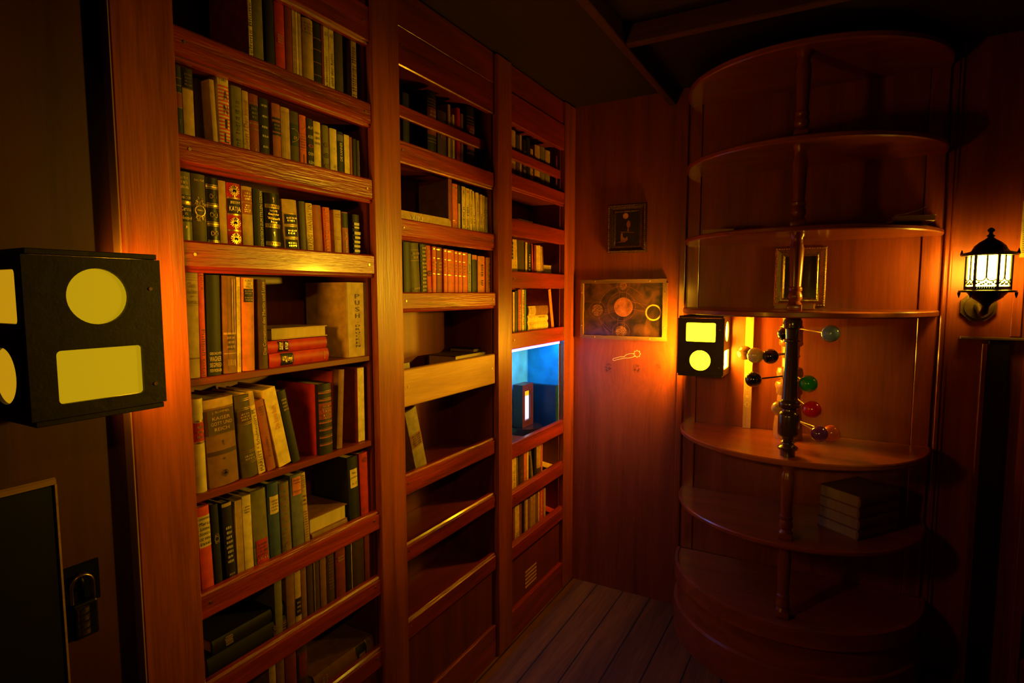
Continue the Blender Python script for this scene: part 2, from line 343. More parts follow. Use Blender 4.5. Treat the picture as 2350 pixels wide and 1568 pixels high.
R3 = [(y0, y1, -.006, 2.034, 2.143, RAIL(), 'n'), (y0, y1 - .012, -.02, 1.909, 1.946, RAIL(), 'n', .014, False), (y0, y1, -.004, 1.787, 1.849, RAIL(), 'b'), (y0, y1, -.003, 1.616, 1.682, RAIL(), 'n'),
      (y0, y1, -.003, 1.418, 1.483, RAIL(), 'n'), (y0, y1, -.003, 1.181, 1.246, RAIL(), 'n'), (y0, y1, -.003, .749, .812, RAIL(), 'n'),
      (y0, y1, -.003, .553, .618, RAIL(), 't'), (y0, y1, -.003, .337, .402, RAIL(), 't')]
S3 = [(1.815, .018, -.022), (1.646, .018, -.022), (1.447, .018, -.022), (1.212, .012, -.022), (.772, .018, -.022), (.583, .018, -.022), (.369, .018, -.022)]
bc3 = bookcase('bookcase', 'narrow far bookcase in the corner with a blue-lit niche', y0, y1, -.185, R3, S3, [P4], None, (.333, .125, -.004))
# painted lining of the niche, step at its back
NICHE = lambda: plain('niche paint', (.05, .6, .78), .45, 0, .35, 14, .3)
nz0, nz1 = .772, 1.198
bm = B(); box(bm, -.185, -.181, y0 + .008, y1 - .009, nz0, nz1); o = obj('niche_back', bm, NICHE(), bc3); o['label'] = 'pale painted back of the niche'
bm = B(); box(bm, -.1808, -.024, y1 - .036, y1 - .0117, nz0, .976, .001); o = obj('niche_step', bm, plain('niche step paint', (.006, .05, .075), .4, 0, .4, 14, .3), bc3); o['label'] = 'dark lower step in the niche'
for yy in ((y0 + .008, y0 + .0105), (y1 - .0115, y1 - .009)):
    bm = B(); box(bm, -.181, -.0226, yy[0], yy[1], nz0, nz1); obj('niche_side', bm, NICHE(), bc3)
# air vent in the lower panel of the far bookcase
bm = B()
for k in range(5):
    z = .222 - k * .0165
    box(bm, -.0202, -.0192, 2.056, 2.16, z - .004, z + .004, .0009)
o = obj('air_vent', bm, plain('painted vent glow', (.7, .42, .12), .45, 0, .1, 50, 0), bc3); o['label'] = 'five vent slots, glow from within given by their colour'  # light from inside the slits put into the slot colour
# light strip of the niche
t = thing('light_strip', 'thin blue light strip under the rail above the niche', 'light', (-.03, (y0 + y1) / 2, 1.176))
bm = B(); box(bm, -.026, -.0126, y0 + .012, y1 - .03, 1.1755, 1.1805); obj('strip_profile', bm, plain('strip metal', (.3, .3, .35), .4, .8, .1, 60, 0), t)
bm = B(); box(bm, -.0255, -.015, y0 + .014, y1 - .032, 1.1742, 1.1752); obj('light_row', bm, glow('blue light', (.03, .25, 1.0), 100.0), t)
bm = B(); box(bm, -.0124, -.0098, y0 + .012, y1 - .03, 1.1705, 1.1805); obj('diffuser', bm, glow('violet light', (.26, .14, 1.0), 9.0), t)
# block with a lit window on a round foot
t = thing('block_lamp', 'dark upright block with a lit slot on a round base in the blue niche', 'lamp', (-.15, 2.255, nz0))
bm = B(); disc(bm, Matrix.Translation((-.128, 2.255, nz0 + .0145)), .078, .029, 48); obj('base', bm, plain('black varnish', (.02, .012, .01), .25, 0, .2, 50, .02, .5, .3), t, True)
bm = B()
fx, bx, ya, yb, za, zb = -.113, -.16, 2.203, 2.307, nz0 + .0295, .992
box(bm, bx, bx + .008, ya, yb, za, zb); box(bm, bx + .008, fx, ya, ya + .024, za, zb); box(bm, bx + .008, fx, yb - .026, yb, za, zb)
box(bm, bx + .008, fx, ya + .024, yb - .026, za, za + .028); box(bm, bx + .008, fx, ya + .024, yb - .026, zb - .03, zb)
obj('housing', bm, wood('block wood', (.06, .015, .012), (.12, .03, .02), 'Z', .35, 1, .1), t)
bm = B(); box(bm, fx - .011, fx - .009, ya + .0245, yb - .0265, za + .029, zb - .055); o = obj('window', bm, glow('white window', (.75, .72, 1.0), 1.1), t); o['label'] = 'white glowing slot'
bm = B(); box(bm, fx - .011, fx - .009, ya + .0245, yb - .0265, zb - .0548, zb - .031); o = obj('window_top', bm, glow('amber window', (1, .45, .01), 1.0), t); o['label'] = 'amber top of the slot'
# ================================================================== books
ORD = ['first', 'second', 'third', 'fourth', 'fifth', 'sixth', 'seventh', 'eighth', 'ninth', 'tenth', 'eleventh', 'twelfth', 'thirteenth', 'fourteenth', 'fifteenth', 'sixteenth', 'seventeenth', 'eighteenth', 'nineteenth', 'twentieth', 'twenty-first', 'twenty-second', 'twenty-third']
def arc(t, bulge, y):
    return bulge * max(0.0, 1 - (2 * y / t) ** 2)
def strip(bm, t, bulge, z0, z1, w, off, n=8):
    a = []; c = []
    for i in range(n + 1):
        y = t * w * (i / n - .5); x = arc(t, bulge, y) + off
        a.append(bm.verts.new((x, y, z0))); c.append(bm.verts.new((x, y, z1)))
    for i in range(n): bm.faces.new((a[i], a[i + 1], c[i + 1], c[i]))
def emblem(bm, kind, M, s):
    if kind == 'ring': flatring(bm, M, .36 * s, .46 * s); flatline(bm, M, [(-.36 * s, 0), (.36 * s, 0)], .08 * s); flatline(bm, M, [(0, -.36 * s), (0, .36 * s)], .08 * s)
    elif kind == 'eight':
        pts = [(.44 * s * math.sin(a), .26 * s * math.sin(2 * a)) for a in [2 * PI * i / 40 for i in range(40)]]
        flatline(bm, M, pts, .1 * s, True)
    elif kind == 'flower':
        for k in range(5):
            a = PI / 2 + 2 * PI * k / 5
            polyface(bm, M, [(.05 * s * math.cos(a + 1.2), .12 * s + .05 * s * math.sin(a + 1.2)), (.2 * s * math.cos(a), .12 * s + .2 * s * math.sin(a)), (.05 * s * math.cos(a - 1.2), .12 * s + .05 * s * math.sin(a - 1.2))])
        flatline(bm, M, [(0, .05 * s), (.06 * s, -.4 * s)], .05 * s); polyface(bm, M, [(.03 * s, -.2 * s), (.16 * s, -.08 * s), (.05 * s, -.3 * s)])
    elif kind == 'bird':
        for sg in (-1, 1):
            for k in range(7):
                a = math.radians(78 - 24 * k); r = .46 * s * (1 - .03 * k)
                c, d = math.cos(a) * sg, math.sin(a); q = Vector((-d, c)) * .032 * s
                polyface(bm, M, [(sg * .05 * s - q.x, -q.y), (c * r - q.x, d * r * .9 - q.y), (c * r + q.x, d * r * .9 + q.y), (sg * .05 * s + q.x, q.y)])
            flatline(bm, M, [(sg * .02 * s, .0), (sg * .06 * s, .28 * s), (sg * .16 * s, .34 * s)], .07 * s)
        polyface(bm, M, [(-.1 * s, .1 * s), (-.06 * s, -.3 * s), (0, -.46 * s), (.06 * s, -.3 * s), (.1 * s, .1 * s)])
    elif kind == 'crest':
        flatring(bm, M, .36 * s, .43 * s, 28)
        rnd = random.Random(4)
        for k in range(46):
            x = rnd.uniform(-.42, .42) * s; up = k % 2 == 0
            y = (rnd.uniform(.42, .95) if up else -rnd.uniform(.38, .75)) * s
            if abs(x) > (1.05 - abs(y) / s) * .75 * s and up: x *= .5
            flatline(bm, M, [(x, y), (x + .06 * s * rnd.uniform(-1, 1), y + .11 * s)], .035 * s)
            flatline(bm, M, [(x, y), (x + .09 * s * rnd.uniform(-1, 1), y - .05 * s)], .03 * s)
    elif kind == 'shield':
        pts = [(-.5 * s, .62 * s), (-.1 * s, .66 * s), (.3 * s, .5 * s), (.48 * s, .1 * s), (.4 * s, -.3 * s), (.05 * s, -.62 * s), (-.5 * s, -.85 * s)]
        flatline(bm, M, pts, .06 * s)
    elif kind == 'scroll':
        for sg in (-1, 1):
            flatring(bm, M @ Matrix.Translation((0, sg * .5 * s, 0)), .2 * s, .25 * s, 16, math.radians(20 if sg > 0 else 200), math.radians(160 if sg > 0 else 340))
        for k in range(4):
            flatring(bm, M @ Matrix.Translation((.03 * s * (-1) ** k, (.27 - k * .18) * s, 0)), .06 * s, .1 * s, 12)
    elif kind == 'star':
        pts = []
        for k in range(10):
            a = PI / 2 + k * PI / 5; r = (.45 if k % 2 == 0 else .18) * s; pts.append((r * math.cos(a), r * math.sin(a)))
        polyface(bm, M, pts)
    elif kind == 'hatch':
        for k in range(9):
            x = (-.46 + k * .115) * s; flatline(bm, M, [(x - .03 * s, -.07 * s), (x + .03 * s, .07 * s)], .03 * s)
def book(label, group, loc, t, h, d, cover, pages='page', bulge=None, rx=0.0, rz=0.0, deco=(), kind='cloth', full=True, name='book'):
    """local frame: spine faces +x at x=0, thickness along y, height along z, foot at z=0"""
    r = thing(name, label, 'book', loc, group)
    r.rotation_euler = (rx, 0, rz)
    if bulge is None: bulge = min(.0045, t * .11)
    bt = min(.0022, t * .12)
    n = 8
    out = [(-d, -t / 2)] + [(arc(t, bulge, t * (i / n - .5)), t * (i / n - .5)) for i in range(n + 1)] + [(-d, t / 2), (-d, t / 2 - bt)]
    inn = [(-bt * 1.5, t / 2 - bt), (-bt * 1.5, -t / 2 + bt), (-d, -t / 2 + bt)]
    bm = B(); prism(bm, out + inn, 'Z', 0, h); obj('cover', bm, bk(cover, kind), r, True, True)
    bm = B(); box(bm, -d + .004, -bt * 1.5, -t / 2 + bt, t / 2 - bt, .003, h - .003); obj('pages', bm, bk(pages), r, False, True)
    groups = {}
    def g(part, col):
        k = (part, col)
        if k not in groups: groups[k] = B()
        return groups[k]
    XT = bulge + .0012
    def sp(f, y=0.0, off=0.0): return plane_m((XT + off, y, f * h), (0, 1, 0), (0, 0, 1))
    nb_ = sum(1 for e in deco if e[0] == 'b')
    for ei, e in enumerate(deco):
        k = e[0]
        if k == 'b': strip(g('spine_band', e[3] if nb_ > 14 else (e[3], ei)), t, bulge, e[1] * h, e[2] * h, 1.0, .0005)
        elif k == 'l': strip(g('spine_label', (e[4], ei)), t, bulge, e[1] * h, e[2] * h, e[3], .0008)
        elif k == 'h': text_into(g('lettering', e[2]), e[1], sp(e[3]), e[4] * t, e[5] * h if len(e) > 5 else None)
        elif k == 'v':
            col, f0, f1, up, wf = e[2:7]
            bmx = g('lettering', (col, ei)); o = (XT, (e[7] if len(e) > 7 else 0) * t, (f0 + f1) / 2 * h)
            Mv = plane_m(o, (0, 0, 1), (0, -1, 0)) if up else plane_m(o, (0, 0, -1), (0, 1, 0))
            text_into(bmx, e[1], Mv, (f1 - f0) * h, wf * t)
        elif k == 's':
            s, col, f0, f1, wf = e[1:6]; yo = e[6] if len(e) > 6 else 0
            for i, c in enumerate(s):
                if c == ' ': continue
                f = f1 - (f1 - f0) * (i + .5) / len(s); hh = (f1 - f0) / len(s) * .68 * h
                if c == '.': flatring(g('lettering', col), sp(f, yo * t), 0.0001, .0012, 10)
                else: text_into(g('lettering', col), c, sp(f, yo * t), (wf * t if c not in 'I' else wf * t * .45), hh)
        elif k == 'm': emblem(g('spine_ornament', (e[2], ei)), e[1], sp(e[3], (e[5] if len(e) > 5 else 0) * t), e[4] * t)
        elif k == 'x':   # faded lines of lettering, too worn to read
            f0, f1, col, nl = e[1:5]; rnd = random.Random(int(f0 * 1000) + nl + int(t * 1e5))
            bmx = g('lettering', col)
            for i in range(nl):
                f = f0 + (f1 - f0) * (i + .5) / nl; y = -.34 * t * rnd.uniform(.7, 1); end = .34 * t * rnd.uniform(.7, 1)
                hh = (f1 - f0) * h / nl * .55
                while y < end:
                    w = rnd.uniform(.04, .11) * t
                    M = sp(f, y); flatline(bmx, M, [(0, -hh * rnd.uniform(.3, .5)), (0, hh * rnd.uniform(.3, .5))], w * .55); y += w + .02 * t
        elif k == 'y':   # the same running up the spine
            f0, f1, col, wf = e[1:5]; rnd = random.Random(int(f0 * 1000) + int(t * 1e5)); bmx = g('lettering', col); f = f0
            while f < f1:
                w = rnd.uniform(.35, .8) * wf * t
                if rnd.random() > .14: flatline(bmx, sp(f), [(-wf * t * rnd.uniform(.3, .5), 0), (wf * t * rnd.uniform(.3, .5), 0)], w * .5)
                f += w * .95 / h
        elif k == 'q':   # patch on the spine given by y fractions
            y0, y1, f0, f1, col = e[1:6]
            bmx = g('spine_label', col); M = sp((f0 + f1) / 2, (y0 + y1) / 2 * t, -.0004)
            a, c = (y1 - y0) * t / 2, (f1 - f0) * h / 2; polyface(bmx, M, [(-a, -c), (a, -c), (a, c), (-a, c)])
        elif k == 'c':   # something on the cover facing the viewer's side
            bmx = g('cover_' + e[1], e[2]); u0, u1, f0, f1 = e[3:7]
            M = plane_m((-d * (1 - (u0 + u1) / 2), -t / 2 - .0007, (f0 + f1) / 2 * h), (1, 0, 0), (0, 0, 1))
            a, c = (u1 - u0) * d / 2, (f1 - f0) * h / 2
            if e[1] == 'lettering': text_into(bmx, e[7], M, a * 2, c * 2)
            else: polyface(bmx, M, [(-a, -c), (a, -c), (a, c), (-a, c)])
    for (part, col), bmx in groups.items():
        if len(bmx.verts): obj(part, bmx, bk(col if isinstance(col, str) else col[0]), r, False, True)
        else: bmx.free()
    return r
def row(bay, rowname, z, items, xs=-.032, ym=None, d=.13, zgap=None, first=0):
    """a shelf of standing books; each measured where its spine shows"""
    grp = 'books on the %s of the %s' % (rowname, bay)
    for i, it in enumerate(items):
        xl, xr, top, cov, look = it[:5]; op = it[5] if len(it) > 5 else {}
        y_ = op.get('ym', ym); x_ = op.get('xs', xs)
        a = atX(xl, y_, x_); c = atX(xr, y_, x_); t = abs(c.y - a.y) - .0006
        if top < 1: h = top
        else: h = atX((xl + xr) / 2 + op.get('dt', 0), top, x_).z - z
        rx = 0.0
        if 'tx' in op:   # left edge of the top, for leaning books
            p = atX(op['tx'], op.get('ty', top), x_); q = atX(xl, op.get('by', y_), x_)
            rx = math.atan2(q.y - p.y, max(.05, p.z - q.z)); h = h / math.cos(rx)
            t *= math.cos(rx)
        loc = (x_, (a.y + c.y) / 2, z + .0005 + abs(math.sin(rx)) * t / 2)
        pos = op.get('pos', ORD[i + first] + ' from left')
        lab = '%s, %s, %s, %s' % (look, pos, rowname, bay)
        book(lab, grp, loc, t, h, op.get('d', d), cov, op.get('pg', 'page'), op.get('bulge'), rx, op.get('rz', 0), op.get('deco', ()), op.get('k', 'cloth'))
def lying(label, grp, loc, t, h, d, cover, rz=0.0, up=True, **kw):
    """book lying flat; loc is the left end of its spine at the foot of the book"""
    return book(label, grp, (loc[0], loc[1], loc[2] + t / 2), t, h, d, cover, rx=-PI / 2 if up else PI / 2, rz=rz, **kw)
LB, MBK, RB = 'left bookcase', 'middle bookcase', 'right bookcase'
# --- left bookcase, top shelf
row(LB, 'top shelf', 1.856, [
 (573, 582, .26, 'cream', 'thin pale book lettered in black', dict(deco=[('v', 'eine seltene Blume', 'blk', .02, .6, True, .5)])),
 (583, 606, .262, 'olv', 'wide drab tan book'),
 (612, 632, .24, 'blk', 'black book', dict(d=.1)),
 (633, 655, 10, 'red', 'dark red book with thin rules', dict(deco=[('b', .66, .665, 'rora'), ('b', .5, .505, 'rora'), ('x', .53, .64, 'tan', 4)])),
 (657, 672, .2, 'mar', 'dark maroon book', dict(d=.12)),
 (673, 680, 25, 'tan', 'thin tan booklet', dict(bulge=0, deco=[('y', .2, .8, 'brn', .4)])),
 (681, 686, 30, 'cream', 'thinnest cream booklet', dict(bulge=0)),
 (687, 693, 33, 'tan', 'thin tan booklet with plain spine', dict(bulge=0)),
 (694, 718, 46, 'tan', 'round-backed cream book', dict(ym=100, bulge=.006, deco=[('x', .8, .95, 'brn', 4)])),
 (719, 738, 56, 'blk', 'black book with raised bands', dict(deco=[('b', f, f + .012, 'brn') for f in (.2, .34, .5, .66, .8)])),
 (738.5, 743, 60, 'mar', 'slim maroon book', dict(d=.12)),
 (744, 755, 61, 'cream', 'cream paperback with a black title', dict(bulge=0, deco=[('v', 'Lustige Geschichten', 'blk', .1, .62, True, .5), ('h', '21', 'blk', .9, .6)])),
 (756, 767, 66, 'cream', 'twin cream paperback with a black title', dict(bulge=0, deco=[('v', 'Delia und der Sohn', 'blk', .1, .68, True, .5), ('h', '12', 'blk', .9, .6)])),
 (769, 787, 75, 'dol', 'dark olive green book', dict(deco=[('b', .18, .185, 'olv')])),
 (790, 805, .2, 'dbr', 'dark brown book in shadow', dict(d=.1, xs=-.05)),
 (806, 818, 93, 'tan', 'narrow tan book with stamped title', dict(deco=[('y', .06, .9, 'brn', .5)])),
], ym=150)
# --- second shelf
row(LB, 'second shelf', 1.66, [
 (404, 420, .17, 'dgn', 'dark green and maroon book with gold rules', dict(deco=[('b', .55, .7, 'mar'), ('b', .54, .55, 'gold'), ('b', .7, .71, 'gold'), ('b', .78, .79, 'gold'), ('b', .86, .87, 'gold'), ('m', 'scroll', 'gold', .38, .5)])),
 (421, 446, .17, 'tan', 'cream book with a black top', dict(deco=[('b', .78, 1.0, 'blk'), ('b', .77, .785, 'gold'), ('x', .8, .95, 'gold', 4)])),
 (449, 468, .168, 'dbr', 'dark brown book', dict(xs=-.06)),
 (489, 500, .165, 'tan', 'leaning tan book', dict(tx=478, ty=165, by=310, d=.12)),
 (502, 527, 171, 'cream', 'red striped book lettered in capitals', dict(deco=[('b', f * .038 + .05, f * .038 + .069, 'lred') for f in range(22)] + [('s', 'ANILI', 'blk', .08, .84, .36, .1), ('x', .9, .95, 'blk', 1)])),
 (533, 556, .168, 'olv', 'olive green cloth book', dict(deco=[('y', .2, .85, 'dol', .3)])),
 (557, 571, .165, 'tan', 'tan book with red script', dict(deco=[('v', 'Wien zuletzt / Der kleine', 'rbr', .05, .88, True, .55)])),
 (572, 593, .164, 'mar', 'maroon book with a green label', dict(deco=[('l', .66, .86, .94, 'dgn'), ('x', .68, .84, 'gold', 3), ('b', .88, .89, 'gold'), ('b', .62, .63, 'gold'), ('b', .55, .56, 'gold'), ('m', 'scroll', 'gold', .28, .62), ('m', 'scroll', 'gold', .93, .25)])),
 (594, 616, .162, 'blk', 'black book with seven lines of white script', dict(deco=[('x', f, f + .05, 'wht', 1) for f in (.08, .2, .34, .48, .6, .74, .88)])),
 (624, 643, .16, 'rbr', 'brown book with black title bands', dict(deco=[('b', .78, .81, 'blk'), ('b', .62, .75, 'blk'), ('b', .57, .6, 'blk'), ('x', .64, .73, 'gold', 2), ('b', .17, .2, 'blk'), ('b', .05, .08, 'blk'), ('b', .815, .82, 'gold'), ('b', .565, .57, 'gold')])),
 (644, 664, .158, 'tan', 'ribbed tan book', dict(bulge=.003, deco=[('q', y, y + .015, .0, .92, 'brn') for y in (-.3, -.12, .1, .26)] + [('b', .93, .935, 'brn')])),
 (665, 684, .156, 'dol', 'olive book with a green shield', dict(deco=[('l', .5, .82, .9, 'grn'), ('m', 'shield', 'gold', .66, .9), ('h', 'EP', 'tan', .62, .4), ('x', .06, .16, 'tan', 2)])),
 (686, 701, .154, 'rora', 'orange-brown book with a crest', dict(deco=[('m', 'shield', 'dbr', .84, .5), ('b', .72, .725, 'dbr'), ('b', .48, .485, 'dbr'), ('x', .5, .7, 'dbr', 5), ('q', -.05, .05, .15, .42, 'dbr')])),
 (702, 717, .152, 'blk', 'black book with white capitals', dict(deco=[('h', s, c, f, .8, .045) for s, c, f in (('AUF', 'wht', .86), ('ACKER', 'wht', .72), ('DER', 'wht', .46), ('KLEIN', 'wht', .33), ('VON', 'wht', .2), ('DIEL', 'wht', .07), ('O', 'lred', .58))])),
 (718, 734, .15, 'yel', 'yellow book with black blocks of lettering', dict(deco=[('x', .62, .86, 'blk', 3), ('x', .12, .26, 'blk', 4)])),
 (740, 753, .148, 'olv', 'leaning olive book with three ring signs', dict(tx=735, ty=255, by=390, deco=[('m', 'ring', 'brn', .68, .75), ('m', 'ring', 'blk', .51, .75), ('m', 'ring', 'brn', .34, .75), ('x', .1, .16, 'rbr', 1)])),
 (755, 771, .146, 'cream', 'pale yellow book with slanted title', dict(deco=[('v', 'Die Freunde aus der', 'blk', .02, .4, True, .4), ('h', '7', 'blk', .66, .15)])),
 (772, 786, .144, 'dgn', 'black-green book with white title', dict(deco=[('v', 'HANNO W.', 'wht', .05, .32, True, .4), ('v', 'DIE KANNER', 'wht', .5, .82, True, .4), ('b', .84, .95, 'bgr')])),
 (788, 800, .142, 'yel', 'plain yellow paperback', dict(bulge=0)),
 (801, 806, .14, 'rbr', 'slim brown book'),
 (807, 816, .138, 'blk', 'black book'),
 (817, 824, .137, 'dol', 'dark olive book', dict(deco=[('y', .1, .8, 'olv', .3)])),
], ym=270)
# --- third shelf
row(LB, 'third shelf', 1.463, [
 (410, 441, .17, 'olv', 'olive-gold book titled in gold on black', dict(k='gloss', deco=[('b', .68, .74, 'blk'), ('b', .44, .63, 'blk'), ('b', .635, .672, 'gold'), ('h', 'Caruso', 'gold', .585, .75, .045), ('h', 'in', 'gold', .535, .2, .035), ('h', 'Neapel', 'gold', .48, .8, .05), ('h', 'ANACKER', 'gold', .71, .8, .03), ('x', .8, .96, 'gold', 3), ('m', 'star', 'gold', .38, .3)])),
 (442, 474, .17, 'dol', 'dark green book with a large gold crest', dict(deco=[('m', 'crest', 'gold', .58, .9), ('h', 'KARL MAY', 'gold', .93, .7, .025), ('h', 'Winnetou', 'gold', .59, .45, .02)])),
 (475, 503, .168, 'blk', 'black book with gold bands and loops', dict(k='gloss', deco=sum([[('b', f, f + .022, 'gold'), ('b', f - .014, f - .008, 'gold'), ('b', f + .032, f + .038, 'gold')] for f in (.22, .44, .66, .88)], []) + [('m', 'eight', 'gold', f, .62) for f in (.34, .56, .78)] + [('b', 0, .2, 'olv'), ('x', .06, .16, 'gold', 2)])),
 (504, 521, .166, 'tan', 'plain tan book', dict(deco=[('x', .02, .14, 'dbr', 3)])),
 (522, 553, .165, 'red', 'red book with gold double eagles', dict(k='gloss', deco=[('b', .62, .8, 'blk'), ('h', 'KATJA', 'gold', .67, .84, .075), ('h', 'JESSEN', 'gold', .755, .7, .04)] + [('b', f, f + .018, 'gold') for f in (.6, .805, .4, .2)] + [('m', 'bird', 'gold', f, .95) for f in (.9, .5, .3, .1)])),
 (556, 580, .163, 'tan', 'tan cloth book with brown title panels', dict(deco=[('l', .8, .95, .94, 'rbr'), ('l', .64, .79, .94, 'rbr'), ('x', .82, .93, 'gold', 3), ('x', .66, .77, 'gold', 4)])),
 (582, 605, .161, 'dgn', 'dark green book with white vertical title', dict(deco=[('v', 'VOM DUTZENDTEICH ZUM STILLEN OZEAN', 'wht', .02, .98, True, .26, .18)])),
 (608, 642, .158, 'blk', 'thick black book with gold bands and flowers', dict(k='gloss', deco=[('b', f, f + .055, 'gold') for f in (.03, .27, .52, .79)] + [('m', 'hatch', 'blk', f + .028, .9) for f in (.03, .27, .52, .79)] + [('m', 'flower', 'gold', f, .42) for f in (.92, .44, .18)] + [('h', 'Ludwig', 'gold', .755, .5, .035), ('h', 'Ganghofer', 'gold', .705, .72, .035), ('h', 'Waldrausch', 'gold', .65, .8, .035), ('h', 'Neu', 'gold', .6, .4, .03)])),
 (653, 686, .15, 'tan', 'leaning tan book with four black labels', dict(tx=644, ty=440, by=565, deco=sum([[('l', f, f + .145, .86, 'blk'), ('b', f - .012, f - .005, 'gold'), ('b', f + .15, f + .157, 'gold'), ('x', f + .03, f + .11, 'gold', 2)] for f in (.06, .25, .44, .63)], []))),
 (690, 704, .152, 'dol', 'shabby olive-brown book', dict(tx=683, ty=440, by=565, xs=-.034)),
 (705, 719, .15, 'yel', 'orange-yellow book with a long title', dict(tx=699, ty=445, by=570, deco=[('v', 'DOLF HERZOG / HANSEATEN', 'brn', .02, .98, True, .6)])),
 (721, 741, .148, 'rbr', 'leaning red-brown cloth book', dict(tx=713, ty=450, by=575, deco=[('b', .0, .12, 'dgn')])),
 (744, 759, .147, 'rora', 'red-brown book with tall orange lettering', dict(tx=738, ty=455, by=575, deco=[('v', 'TELE PANNUNZIO AMARANT', 'ora', .02, .98, True, .6)])),
 (767, 783, .145, 'tan', 'plain tan book', dict(tx=763, ty=460, by=575, deco=[('x', .86, .94, 'brn', 2), ('x', .48, .55, 'brn', 2)])),
 (786, 800, .143, 'rbr', 'leaning red-brown book with a dark top', dict(tx=781, ty=465, by=580, deco=[('b', .72, .98, 'dgn'), ('y', .05, .65, 'tan', .25)])),
 (809, 824, .141, 'blk', 'black book with bold white lettering', dict(deco=[('y', .02, .86, 'wht', .85)])),
], ym=510)
# --- fourth shelf
g4 = 'books on the fourth shelf of the left bookcase'
row(LB, 'fourth shelf', 1.231, [
 (428, 459, .208, 'tan', 'tan linen book with a brown gothic title', dict(ym=850, tx=422, ty=630, by=850, deco=[('b', .955, .958, 'brn'), ('b', .93, .934, 'brn'), ('b', .69, .693, 'brn'), ('h', 'Gluck', 'brn', .885, .5, .05), ('h', 'Reichtum', 'brn', .825, .75, .045), ('h', 'im', 'brn', .78, .2, .02), ('h', 'Lebenslauf', 'brn', .73, .88, .05), ('b', .18, .195, 'brn')])),
 (460, 473, .208, 'lred', 'orange-red book with a black title', dict(tx=453, ty=630, by=845, deco=[('v', 'Fußball total', 'dbr', .01, .46, False, .55), ('v', 'Jahre', 'dbr', .84, .99, False, .55)])),
 (476, 507, .205, 'dgn', 'dark green book with white capitals at the foot', dict(tx=471, ty=630, by=840, deco=[('h', 'PETER PROSKAUER', 'cream', .05, .88, .03), ('h', 'SIEGFRIED', 'cream', .105, .88, .042), ('h', 'WAGNER', 'cream', .165, .88, .05), ('h', 'GESCHICHTE', 'cream', .22, .88, .025)])),
 (513, 543, .204, 'brn', 'brown leather book with tooled gold lines', dict(tx=509, ty=630, by=835, deco=[('q', .12, .2, .42, .97, 'tan'), ('q', .3, .36, .42, .97, 'tan'), ('q', -.28, -.25, .02, .98, 'dbr'), ('q', .02, .05, .4, .98, 'dbr'), ('l', .24, .4, .5, 'dbr'), ('x', .25, .39, 'tan', 3), ('b', .4, .42, 'tan'), ('b', .2, .21, 'tan'), ('x', .04, .18, 'tan', 1)])),
 (544, 553, .202, 'yel', 'thin yellow book', dict(tx=541, ty=630, by=830, deco=[('v', 'EUROPÄISCHE LANDSCHAFTEN', 'brn', .5, .9, False, .42), ('v', 'SCHREIBER', 'brn', .05, .2, False, .42)])),
 (556, 584, .201, 'ora', 'orange book with a white and black title', dict(tx=553, ty=630, by=825, deco=[('l', .885, .99, .78, 'yel'), ('h', 'KUNST', 'dbr', .968, .6, .03), ('h', 'DER', 'dbr', .935, .38, .026), ('h', 'WELT', 'dbr', .903, .55, .026), ('l', .74, .88, .78, 'blk'), ('x', .82, .87, 'tan', 2), ('x', .75, .8, 'tan', 2)])),
 (597, 615, .199, 'dbr', 'dark brown book with pale gothic lettering', dict(tx=591, ty=632, by=825, deco=[('v', 'Die Cornetten des Martin und Luise', 'tan', .16, .97, True, .4)])),
], ym=830)
ty_ = 1.2315
pa = atX(617, 836, -.034); lying('lower red book lying in the stack on the fourth shelf, left bookcase', g4, (-.034, pa.y, ty_), .0315, .172, .125, 'red', rz=.0, bulge=.005, deco=[('l', .17, .37, .9, 'blk'), ('v', 'Johann', 'gold', .27, .35, False, .5), ('v', 'Mann', 'gold', .19, .26, False, .5), ('x', .9, .93, 'tan', 1)])
lying('upper red book in the stack with two black labels, left bookcase', g4, (-.036, pa.y - .003, ty_ + .0325), .027, .172, .125, 'red', bulge=.005, deco=[('l', .16, .24, .9, 'blk'), ('l', .255, .325, .9, 'blk'), ('x', .17, .23, 'gold', 2), ('x', .265, .315, 'gold', 2)])
t = lying('cream book with page edges outward, topmost of the stack, left bookcase', g4, (-.172, pa.y + .02, ty_ + .061), .026, .165, .125, 'tan', rz=PI, up=False, bulge=.003, pages='page')
row(LB, 'fourth shelf', 1.231, [
 (797, 845, 649, 'tan', 'big tan book lettered in capitals', dict(pos='against the right side', bulge=.001, d=.15, deco=[('s', 'PUSH.', 'dbr', .42, .86, .2), ('s', 'DRÜCKEN', 'dbr', .12, .44, .2), ('q', -.49, -.47, 0, 1, 'dbr')])),
], ym=800, xs=-.03)
